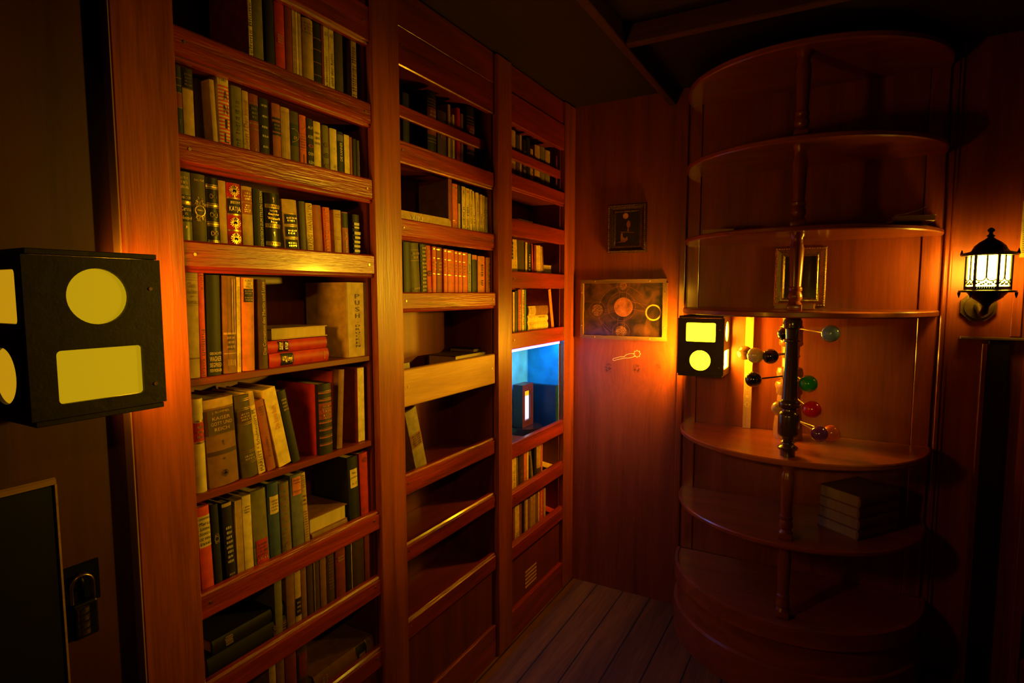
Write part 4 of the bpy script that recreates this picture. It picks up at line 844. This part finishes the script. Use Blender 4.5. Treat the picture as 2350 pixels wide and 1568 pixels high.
bm = B(); box(bm, CX - RR + .052, CX + RR - .06, YB - .008, YB - .0006, .28, 2.19); obj('back_panel', bm, wood('unit back plywood', (.17, .032, .009), (.42, .088, .02), 'Z', .4, .55, .15, .5, .15), cu)
for a, c in ((CX - RR + .004, CX - RR + .05), (CX + RR - .058, CX + RR - .004)):
    bm = B(); box(bm, a, c, YB - .0145, YB - .0006, .28, 2.19, .002); obj('stile', bm, POST(), cu)
PR = [(.0, .0225), (.045, .0225), (.07, .018), (.14, .018), (.15, .020), (.175, .020), (.19, .0215), (.22, .0225), (.685, .0175), (.70, .021), (.735, .021), (.75, .018), (.80, .0225), (.84, .0225), (.875, .0163), (.912, .0222)]
for i in (0, 1, 2, 4, 5):
    zt = TZ[i][0]; zb = TZ[i + 1][1] if i < 5 else .281
    bm = B(); prof = [(r, zt - f * (zt - zb)) for f, r in PR][::-1]
    lathe(bm, prof, .957, 2.118, 28)
    hb = (zt - zb) * .088
    k = .0222; zz = zb + hb
    box(bm, .957 - k, .957 + k, 2.118 - k, 2.118 + k, zb, zz, .004, 2)
    obj('turned_post', bm, TURN(), cu, True)
# dark thick spindle between the fourth and the fifth shelf
SP = [(65, 75), (100, 95), (140, 95), (165, 95), (182, 66), (280, 60), (292, 84), (308, 84), (318, 62), (330, 60), (880, 76), (905, 78), (925, 100), (955, 106), (985, 100), (1003, 72), (1022, 74), (1038, 84), (1052, 100), (1075, 106), (1250, 106), (1275, 102), (1298, 86), (1312, 60), (1328, 55), (1345, 75), (1358, 56), (1372, 60), (1385, 78), (1402, 101), (1425, 98), (1438, 76), (1496, 74)]
zA, zB_ = 1.3165, .8465
bm = B(); lathe(bm, [(h_ * .000318, zA + (zB_ - zA) * (y - 65) / (1496 - 65)) for y, h_ in SP][::-1], .953, 2.125, 36)
o = obj('turned_post', bm, SPIN(), cu, True); o['label'] = 'thick dark glossy turned spindle'
# ================================================================== pine batten with signs
t = thing('batten', 'narrow pine batten with arrow signs standing on the curved shelf, left of the planet model', 'board', (.78, YB - .026, .847))
bm = B(); box(bm, .763, .794, YB - .034, YB - .0085, .8465, 1.3165, .0015); obj('board', bm, PINEZ(), t)
bm = B(); cx_, yy = .778, YB - .0345
def arrow(z, up):
    s = 1 if up else -1
    flatline(bm, plane_m((cx_, yy, z), (1, 0, 0), (0, 0, 1)), [(0, .011 * s), (.011, 0), (.0055, 0), (.0055, -.009 * s), (-.0055, -.009 * s), (-.0055, 0), (-.011, 0)], .0024, True)
arrow(1.013, False); arrow(.945, True)
flatring(bm, plane_m((cx_, yy, .979), (1, 0, 0), (0, 0, 1)), .0001, .0062, 20)
o = obj('painted_signs', bm, plain('sign paint', (.8, .6, .2), .6, 0, .2, 60, 0), t); o['label'] = 'pale arrow, dot and arrow'
# ================================================================== planet model
OX, OY = .934, 2.405
orr = thing('planet_model', 'turned wooden planet model with coloured balls on rods, on the curved shelf', 'model', (OX, OY, .8465))
def oz(y): return 1.27 - (y - 30 * 4.48) / 4.48 / 592 * 1.0
prof = [(60, 30), (70, 44), (95, 48), (120, 44), (140, 30), (160, 46), (175, 58), (330, 58), (342, 62), (362, 58), (378, 46), (455, 44), (468, 50), (482, 46), (490, 42), (575, 42), (590, 62), (640, 68), (690, 62), (700, 44), (712, 44), (730, 66), (760, 72), (790, 70), (800, 66), (840, 66), (860, 58), (1000, 62), (1160, 72), (1290, 74)]
zt = 1.3165; zb = .847; pz = [(w_ * .00070, zt + (zb - zt) * (y - 60) / 1230) for y, w_ in prof]
bm = B(); lathe(bm, pz[::-1], OX, OY, 40); obj('column', bm, COLM(), orr, True)
BALLS = [(1906, 766, 19.7, 2.10, (.2, .3, 1.0), 'blue-grey'), (1802, 766, 17, 2.27, (.01, .012, .03), 'black'), (1709, 810, 16.5, 2.42, (.22, .1, .06), 'brown'), (1733.5, 816, 18, 2.25, (.85, .62, .32), 'cream'),
         (1768, 818, 17.5, 2.25, (.012, .01, .05), 'dark blue'), (1729, 871, 18, 2.23, (.01, .014, .01), 'black'), (1855, 881, 19.7, 2.12, (.02, .3, .02), 'green'), (1788, 937.5, 17, 2.27, (.6, .35, .12), 'tan'),
         (1863, 940, 20, 2.09, (.75, .01, .01), 'red'), (1879.5, 996, 19, 2.13, (.16, .03, .6), 'purple'), (1907.5, 994, 18.5, 2.20, (.8, .14, .03), 'orange')]
for px, py, rp, Y, col, nm in BALLS:
    p = atY(px, py, Y); r = rp / FPX * (R_ @ (p - EYE)).z
    d = Vector((p.x - OX, p.y - OY, 0)); d.normalize()
    bm = B(); tube(bm, [(OX + d.x * .02, OY + d.y * .02, p.z), (p.x - d.x * r * .9, p.y - d.y * r * .9, p.z)], .0032, 10)
    arm = obj('rod', bm, plain('rod steel', (.55, .4, .2), .3, 1, .1, 60, 0) if nm != 'black' else plain('rod dark', (.03, .02, .015), .3, .6, .1, 60, 0), orr, True)
    bm = B(); ball(bm, p, r, 32, 20); bb = obj('ball', bm, plain('lacquer ' + nm, col, .12, 0, .08, 30, .0, .6, .8), arm, True); bb['label'] = nm + ' glossy ball'
# ================================================================== wall lantern
LX, LY = 1.494, 2.34
ln = thing('wall_lantern', 'six-sided iron wall lantern with glowing white glass, right edge of the photo', 'lamp', (1.50, YB, 1.35))
def hexpts(r, a0=math.radians(-75)): return [(LX + r * math.cos(a0 + k * PI / 3), LY + r * math.sin(a0 + k * PI / 3)) for k in range(6)]
z0, z1 = 1.408, 1.515
bm = B(); prism(bm, hexpts(.0515), 'Z', z0 + .002, z1 - .002); o = obj('glass', bm, glow('lantern glass', (1.0, .56, .03), 72.0), ln); o['label'] = 'glowing white glass'
bm = B(); hp = hexpts(.056)
for k in range(6):
    a, c = Vector((*hp[k], 0)), Vector((*hp[(k + 1) % 6], 0))
    tube(bm, [(a.x, a.y, z0), (a.x, a.y, z1)], .0042, 8); m_ = (a + c) / 2
    tube(bm, [(m_.x, m_.y, z0 + .036), (m_.x, m_.y, z1)], .0026, 8)
    u = (c - a).normalized(); n_ = Vector((u.y, -u.x, 0)); 
    M = plane_m((m_.x, m_.y, (z0 + z1) / 2), u, (0, 0, 1)); w_ = (c - a).length
    for s in (-1, 1):   # round foot of each opening
        pts = [(s * w_ * .25 + w_ * .21 * math.cos(q), -.017 + w_ * .16 * math.sin(q)) for q in [PI + PI * i / 10 for i in range(11)]]
        tube(bm, [M @ Vector((p_[0], p_[1], 0)) for p_ in pts], .0018, 6)
    for i in range(9):  # pierced leaf work below
        for j in range(2):
            c_ = M @ Vector((w_ * (-.42 + .105 * i), -.046 + .012 * j * (1 + .3 * math.sin(i * 2)), 0)); bmesh.ops.create_icosphere(bm, subdivisions=1, radius=.0036, matrix=Matrix.Translation(c_))
    tube(bm, [M @ Vector((-w_ / 2, -.0515, 0)), M @ Vector((w_ / 2, -.0515, 0))], .004, 6)
obj('cage', bm, IRON(), ln, True)
bm = B(); lathe(bm, [(.071, z1), (.074, z1 + .004), (.066, z1 + .010), (.05, z1 + .014), (.046, z1 + .018), (.040, z1 + .031), (.028, z1 + .043), (.014, z1 + .052), (.008, z1 + .058)], LX, LY, 24); obj('roof', bm, IRON(), ln, True)
bm = B(); lathe(bm, [(.006, z1 + .057), (.012, z1 + .062), (.006, z1 + .067), (.005, z1 + .072), (.010, z1 + .077), (.009, z1 + .083), (.003, z1 + .088)], LX, LY, 16); obj('finial', bm, IRON(), ln, True)
bm = B()
for p_ in hexpts(.070):
    lathe(bm, [(.0045, z1 + .004), (.004, z1 + .010), (.001, z1 + .021)], p_[0], p_[1], 8)
for p_ in hexpts(.071): lathe(bm, [(.001, z0 - .026), (.004, z0 - .015), (.0045, z0 - .008)], p_[0], p_[1], 8)
obj('spike', bm, IRON(), ln, True)
bm = B(); lathe(bm, [(.004, 1.352), (.010, 1.356), (.013, 1.362), (.022, 1.370), (.036, 1.380), (.046, 1.392), (.052, 1.399), (.073, 1.400), (.074, 1.405), (.06, 1.408)], LX, LY, 28); obj('bowl', bm, IRON(), ln, True)
bm = B(); tube(bm, [(LX, LY, 1.358), (LX, LY + .02, 1.338), (LX + .002, LY + .07, 1.328), (LX + .005, LY + .12, 1.345), (LX + .006, YB - .012, 1.35)], [.009, .011, .010, .011, .014], 12); obj('arm', bm, IRON(), ln, True)
bm = B(); disc(bm, Matrix.Translation((1.502, YB - .007, 1.35)) @ Matrix.Rotation(PI / 2, 4, 'X') @ Matrix.Rotation(PI / 8, 4, 'Z'), .053, .013, 8); disc(bm, Matrix.Translation((1.502, YB - .016, 1.35)) @ Matrix.Rotation(PI / 2, 4, 'X'), .04, .008, 24); obj('wall_plate', bm, plain('bronze', (.16, .1, .03), .4, .8, .4, 40, .2), ln)
# ================================================================== pictures
def frame(name, label, x0, x1, z0, z1, wd_, prof, mat, pic_mat, beads=True, beadmat=None):
    t = thing(name, label, 'picture', ((x0 + x1) / 2, YB, z0)); yb = YB - .0088
    if name == 'framed_print' or x0 < .5: yb = YB - .0006
    # four mitred mouldings swept from one profile (distance inwards, height off the wall)
    cs = [(x0, z0), (x1, z0), (x1, z1), (x0, z1)]; sg = [(1, 1), (-1, 1), (-1, -1), (1, -1)]
    bm = B(); loops = []
    for (c, s) in zip(cs, sg): loops.append([bm.verts.new((c[0] + s[0] * i_, yb - h_, c[1] + s[1] * i_)) for i_, h_ in prof])
    for k in range(4):
        a, c = loops[k], loops[(k + 1) % 4]
        for i in range(len(prof)): j = (i + 1) % len(prof); bm.faces.new((a[i], a[j], c[j], c[i]))
    fr_ = obj('frame', bm, mat, t)
    w_ = prof[-1][0]; hb = prof[-2][1]
    bm = B(); box(bm, x0 + w_ - .002, x1 - w_ + .002, yb - .004, yb - .001, z0 + w_ - .002, z1 - w_ + .002); pc = obj('picture_panel', bm, pic_mat, t)
    if beads:
        for (i_, h_, st, r_) in beads:
            bm = B()
            for a, c, ax in ((x0 + i_, x1 - i_, 0), (z0 + i_, z1 - i_, 1)):
                n = int((c - a) / st)
                for k in range(n + 1):
                    q = a + (c - a) * k / n
                    for e in (0, 1):
                        pos = (q, yb - h_, (z0 + i_, z1 - i_)[e]) if ax == 0 else ((x0 + i_, x1 - i_)[e], yb - h_, q)
                        bmesh.ops.create_icosphere(bm, subdivisions=1, radius=r_, matrix=Matrix.Translation(pos) @ Matrix.Diagonal((1.3 if ax == 0 else .9, .8, .9 if ax == 0 else 1.3, 1)))
            obj('beading', bm, beadmat or mat, fr_, True)
    return t, pc, yb - .0045
orn = [(0, 0), (0, .010), (.004, .014), (.010, .016), (.016, .013), (.022, .010), (.027, .010), (.030, .012), (.033, .008), (.036, .0035), (.036, 0)]
pic = plain('dark painting', (.018, .009, .005), .35, 0, .5, 12, .05)
t, pc, yp = frame('framed_portrait', 'small gilt-framed dark portrait with an orange moon, above the planet print', .165, .341, 1.578, 1.792, .036, orn, plain('old gilt dark', (.14, .085, .025), .35, .8, .5, 150, .4), pic, [(.006, .0155, .0085, .0032), (.033, .0085, .006, .0015)], plain('gilt beads', (.6, .4, .12), .3, .8, .5, 150, .3))
Mp = plane_m((.253, yp, 1.685), (1, 0, 0), (0, 0, 1))
bm = B(); flatring(bm, Mp @ Matrix.Translation((-.008, .0555, 0)), .0001, .0125, 24); o = obj('painted_moon', bm, plain('moon paint', (.65, .26, .08), .7, 0, .2, 90, 0), pc)
bm = B(); polyface(bm, Mp @ Matrix.Translation((.006, .018, .0002)), [(.009 * math.cos(q), .016 * math.sin(q)) for q in [2 * PI * k / 20 for k in range(20)]]); polyface(bm, Mp, [(.002, .004), (.007, .004), (.008, -.012), (.0, -.014)]); polyface(bm, Mp, [(-.03, -.013), (.03, -.018), (.03, -.02), (-.03, -.016)])
obj('painted_figure', bm, plain('face paint', (.35, .11, .04), .7, 0, .4, 120, 0), pc)
bm = B(); polyface(bm, Mp, [(-.05, -.062), (-.01, -.06), (.004, -.05), (.0, -.034), (-.008, -.044), (-.02, -.036), (-.026, -.046), (-.03, -.056)]); polyface(bm, Mp, [(-.028, -.02), (-.021, -.02), (-.02, -.04), (-.03, -.05)])
obj('painted_cloth', bm, plain('cloth paint', (.5, .22, .06), .7, 0, .4, 120, 0), pc)
t, pc, yp = frame('framed_picture', 'gilt-framed dark picture behind the turned post of the curved shelves', .861, 1.04, 1.345, 1.574, .036, orn, plain('bright gilt', (.6, .42, .1), .25, .9, .3, 120, .3), plain('murky picture', (.035, .024, .01), .25, 0, .5, 9, .02, .5, .3), [(.006, .0155, .0085, .003), (.033, .0085, .006, .0014)], GOLD())
# the planet print with a rough wooden frame
pt = thing('framed_print', 'dark astronomical print with orange discs in a rough wooden frame on the back wall', 'picture', (.239, YB, 1.19))
fw = wood('rough frame wood', (.14, .07, .02), (.38, .2, .06), 'X', .5, 1.2, .6)
fv = wood('rough frame wood upright', (.14, .07, .02), (.38, .2, .06), 'Z', .5, 1.2, .6)
x0, x1, z0, z1 = .038, .439, 1.188, 1.459
rnd = random.Random(3)
def strip_wood(name, a, c, z_a, z_c, mat, horiz):
    bm = B(); pts = []
    n = 14; up = []; dn = []
    for k in range(n + 1):
        f = k / n; j = rnd.uniform(-.0012, .0012); i_ = rnd.uniform(-.0008, .0008)
        if horiz: up.append((a + (c - a) * f, z_c + j)); dn.append((a + (c - a) * f, z_a + i_))
        else: up.append((c + j, z_a + (z_c - z_a) * f)); dn.append((a + i_, z_a + (z_c - z_a) * f))
    prism(bm, up + dn[::-1], 'Y', YB - .019, YB - .0008)
    o = obj(name, bm, mat, pt); bm = B()
    for f in (.18, .82):
        q = (a + (c - a) * f, (z_a + z_c) / 2) if horiz else ((a + c) / 2, z_a + (z_c - z_a) * f)
        ball(bm, Vector((q[0], YB - .019, q[1])), .0028, 10, 8)
    obj('nail', bm, BRASS(), o, True)
strip_wood('frame_strip', x0, x1 - .004, z1 - .016, z1, fw, True); strip_wood('frame_strip', x0, x1, z0, z0 + .016, fw, True)
strip_wood('frame_strip', x0, x0 + .013, z0 + .0165, z1 - .0165, fv, False); strip_wood('frame_strip', x1 - .018, x1, z0 + .0165, z1 - .0165, fv, False)
m, nt, b = node_mat('print paper'); N = nt.nodes
tc = N.new('ShaderNodeTexCoord'); n1 = N.new('ShaderNodeTexNoise'); n1.inputs['Scale'].default_value = 14; n1.inputs['Detail'].default_value = 7; n1.inputs['Distortion'].default_value = 1.2; L(nt, tc.outputs['Object'], n1.inputs['Vector'])
cr = N.new('ShaderNodeValToRGB'); e = cr.color_ramp.elements; e[0].position = .38; e[0].color = (.022, .012, .008, 1); e[1].position = .8; e[1].color = (.2, .07, .02, 1); L(nt, n1.outputs['Fac'], cr.inputs[0]); L(nt, cr.outputs[0], b.inputs['Base Color']); b.inputs['Roughness'].default_value = .3
bm = B(); box(bm, x0 + .012, x1 - .017, YB - .006, YB - .001, z0 + .0155, z1 - .0155); pp = obj('print_sheet', bm, m, pt)
ypp = YB - .0066
def wp(x, y): q = atY(1325 + x / 7.127, 625 + y / 7.127, YB); return plane_m((q.x, ypp, q.z), (1, 0, 0), (0, 0, 1))
s_ = .401 / 200 / 7.127 * 1.0
inkc = plain('print orange', (.5, .15, .025), .5, 0, .75, 28, 0); inky = plain('print ochre', (.34, .14, .03), .5, 0, .95, 190, 0); inkl = plain('print line', (.36, .12, .03), .5, 0, .6, 90, 0)
bm = B(); flatring(bm, wp(760, 570), .0001, 155 * s_, 40); obj('printed_sun', bm, inkc, pp)
bm = B()
for x, y, r in ((758, 225, 62), (335, 620, 95), (720, 970, 92)):
    bm = B(); flatring(bm, wp(x, y), .0001, r * s_, 28); obj('printed_planet', bm, inky, pp)
bm = B(); flatring(bm, wp(1250, 660), 105 * s_, 128 * s_, 40); obj('printed_corona', bm, plain('print yellow', (.85, .42, .06), .5, 0, .3, 60, 0), pp)
bm = B()
for x, y, r in ((730, 560, 232), (758, 225, 105), (335, 620, 140), (720, 970, 145), (335, 620, 60), (700, 960, 60), (760, 225, 40)): flatring(bm, wp(x, y), (r - 4) * s_, r * s_, 48)
flatring(bm, wp(740, 640), 402 * s_, 407 * s_, 60, math.radians(40), math.radians(235))
for a, c in (((870, 480), (1130, 530)), ((900, 600), (1130, 650)), ((620, 640), (440, 690)), ((680, 740), (660, 870)), ((770, 740), (780, 880)), ((700, 330), (690, 420)), ((815, 300), (815, 420)), ((360, 770), (560, 960)), ((980, 490), (1130, 600))):
    pa_, pc_ = wp(*a).translation, wp(*c).translation
    flatline(bm, plane_m((pa_.x, ypp, pa_.z), (1, 0, 0), (0, 0, 1)), [(0, 0), (pc_.x - pa_.x, pc_.z - pa_.z)], .0012)
obj('printed_lines', bm, inkl, pp)
# ================================================================== books of the curved shelves
gc = 'books lying on the curved shelves'
def flat(label, px, py, Y, z, t_, h_, d_, cover, rz, **kw):
    p = atY(px, py, Y); return lying(label, gc, (p.x, Y, z + .0003), t_, h_, d_, cover, rz=rz, **kw)
def slab(label, x, y, z, t_, h_, d_, cover, ang, pages='page', up=True):
    return lying(label, gc, (x, y, z + .0006), t_, h_, d_, cover, rz=ang, pages=pages, up=up, bulge=.001)
slab('open pale book lying at the left end of the third curved shelf', .735, 2.47, 1.613, .026, .12, .17, 'tan', PI / 2)
slab('slim pale book lying left of the post, third curved shelf', .905, 2.45, 1.613, .02, .13, .16, 'tan', PI / 2)
slab('thin dark book lying right of the post, third curved shelf', 1.19, 2.46, 1.613, .013, .13, .18, 'blk', PI / 2)
slab('black book with a yellow-lit edge under the open book, third curved shelf', 1.31, 2.46, 1.613, .016, .13, .15, 'blk', PI / 2)
tb = slab('book with a lifted cover lying at the right end, third curved shelf', 1.335, 2.44, 1.6296, .018, .115, .16, 'cream', PI / 2 + .06)
bm = B(); tube(bm, [(0, 0, 0), (.03, .0, .004), (.06, 0, .012), (.085, 0, .024)], .0012, 6)
bmesh.ops.transform(bm, matrix=Matrix.Translation((1.235, 2.29, 1.652)), verts=bm.verts)
o = obj('lifted_cover', bm, bk('cream'), None); 
M_ = tb.matrix_basis.inverted(); o.data.transform(M_ @ o.matrix_basis); o.matrix_basis = Matrix.Identity(4); o.parent = tb; o.data.update()
book('small pale book lying behind the post under the gilt frame, fourth curved shelf', gc, (1.01, 2.41, 1.3386 + .0105), .02, .135, .08, 'ora', rx=-PI / 2, rz=-PI / 2 + PI, bulge=.001)
Z6 = .559
vol = 'thick dark volumes stacked on the sixth curved shelf'
dirr = Vector((1.294 - 1.164, 2.379 - 2.205, 0)); ang = math.atan2(dirr.y, dirr.x)
zz = Z6 + .0006
for k, (t_, nm) in enumerate(((.036, 'bottom'), (.038, 'second from the bottom'), (.037, 'third from the bottom'), (.040, 'topmost'))):
    q = lying('thick dark brown volume, %s of the stack on the sixth curved shelf' % nm, vol, (1.170 + .002 * (k % 2), 2.213, zz), t_, .205, .15, 'brn', rz=ang - PI / 2, bulge=.006, pages='dpage')
    zz += t_ + .0006
# ================================================================== things at the left edge
dc = thing('dark_cabinet', 'black fronted low cabinet with a pale worn top edge, lower left corner', 'cabinet', (.0, .2, 0))
bm = B(); box(bm, -.0245, .006, -.5, .418, 0, 1.098, .002); obj('body', bm, plain('black board', (.008, .006, .005), .5, 0, .3, 20, .05), dc)
bm = B(); prism(bm, [(-.0245, 1.1075), (-.0245, 1.0985), (.0095, 1.0985), (.0095, 1.106), (.006, 1.109)], 'Y', -.5, .4185); o = obj('top_edge', bm, wood('worn edge wood', (.3, .13, .04), (.6, .32, .1), 'Y', .55, 1.2, .5), dc); o['label'] = 'pale worn top edge'
bm = B(); box(bm, .0062, .0088, .4165, .4195, 0, 1.098); o = obj('corner_edge', bm, wood('worn edge wood', (0, 0, 0), (1, 1, 1)), dc)
hs = thing('hasp', 'black iron hasp plate screwed to the wall above the padlock, lower left', 'latch', (-.02, .45, .92))
bm = B(); box(bm, -.0249, -.021, .421, .484, .872, .944, .001); obj('plate', bm, IRON(), hs)
bm = B(); tube(bm, [(-.021 + .012 * math.sin(PI * k / 10), .452, .915 - .012 * math.cos(PI * k / 10)) for k in range(11)], .0028, 8); obj('staple', bm, IRON(), hs, True)
pk = thing('padlock', 'small combination padlock hanging from the hasp beside the dark cabinet, lower left', 'padlock', (-.008, .45, .84))
bm = B(); tube(bm, [(-.010, .436, .884)] + [(-.010, .452 - .016 * math.cos(PI * k / 12), .910 + .018 * math.sin(PI * k / 12)) for k in range(13)] + [(-.010, .468, .884)], .0034, 10); obj('shackle', bm, plain('lock brass', (.5, .33, .1), .25, 1, .3, 60, .05), pk, True)
bm = B(); box(bm, -.0185, -.0015, .433, .471, .822, .884, .004, 2); obj('body', bm, plain('lock body', (.02, .015, .01), .35, .6, .3, 50, .05), pk)
for k in range(4):
    bm = B(); disc(bm, Matrix.Translation((-.004, .447, .873 - .0125 * k)), .0105, .009, 24); obj('number_wheel', bm, plain('wheel metal', (.35, .23, .08), .3, .9, .6, 150, .1), pk, True)
# ================================================================== things at the right edge
cb = thing('dark_cupboard', 'tall dark cupboard with a thin ledge under the wall lantern, right edge', 'cabinet', (1.56, YB, 0))
bm = B(); box(bm, 1.535, 1.592, YB - .022, YB - .0006, 0, 1.238, .002); obj('door', bm, plain('black door', (.012, .008, .005), .5, 0, .3, 20, .05), cb)
bm = B(); box(bm, 1.518, 1.533, YB - .024, YB - .0006, 0, 1.225, .002); obj('stile', bm, PANEL(), cb)
bm = B(); box(bm, 1.455, 1.66, YB - .03, YB - .0006, 1.2385, 1.2475, .002); o = obj('ledge', bm, wood('ledge wood', (.1, .06, .02), (.3, .2, .06), 'X', .35, 1, .3), cb)
nb = thing('paper_notice', 'strip of yellowed paper notice pinned at the right edge beside the lantern', 'notice', (1.61, YB - .01, 1.6))
bm = B(); box(bm, 1.601, 1.66, YB - .0098, YB - .0084, 1.515, 1.70); obj('sheet', bm, plain('yellowed paper', (.5, .42, .1), .7, 0, .3, 40, .1), nb)
bm = B(); rr = random.Random(5)
for k in range(22):
    z = 1.53 + k * .0072; box(bm, 1.606, 1.606 + rr.uniform(.004, .03), YB - .0102, YB - .0099, z, z + .0028)
obj('print_lines', bm, plain('faded print', (.16, .13, .04), .7, 0, .3, 60, 0), nb)
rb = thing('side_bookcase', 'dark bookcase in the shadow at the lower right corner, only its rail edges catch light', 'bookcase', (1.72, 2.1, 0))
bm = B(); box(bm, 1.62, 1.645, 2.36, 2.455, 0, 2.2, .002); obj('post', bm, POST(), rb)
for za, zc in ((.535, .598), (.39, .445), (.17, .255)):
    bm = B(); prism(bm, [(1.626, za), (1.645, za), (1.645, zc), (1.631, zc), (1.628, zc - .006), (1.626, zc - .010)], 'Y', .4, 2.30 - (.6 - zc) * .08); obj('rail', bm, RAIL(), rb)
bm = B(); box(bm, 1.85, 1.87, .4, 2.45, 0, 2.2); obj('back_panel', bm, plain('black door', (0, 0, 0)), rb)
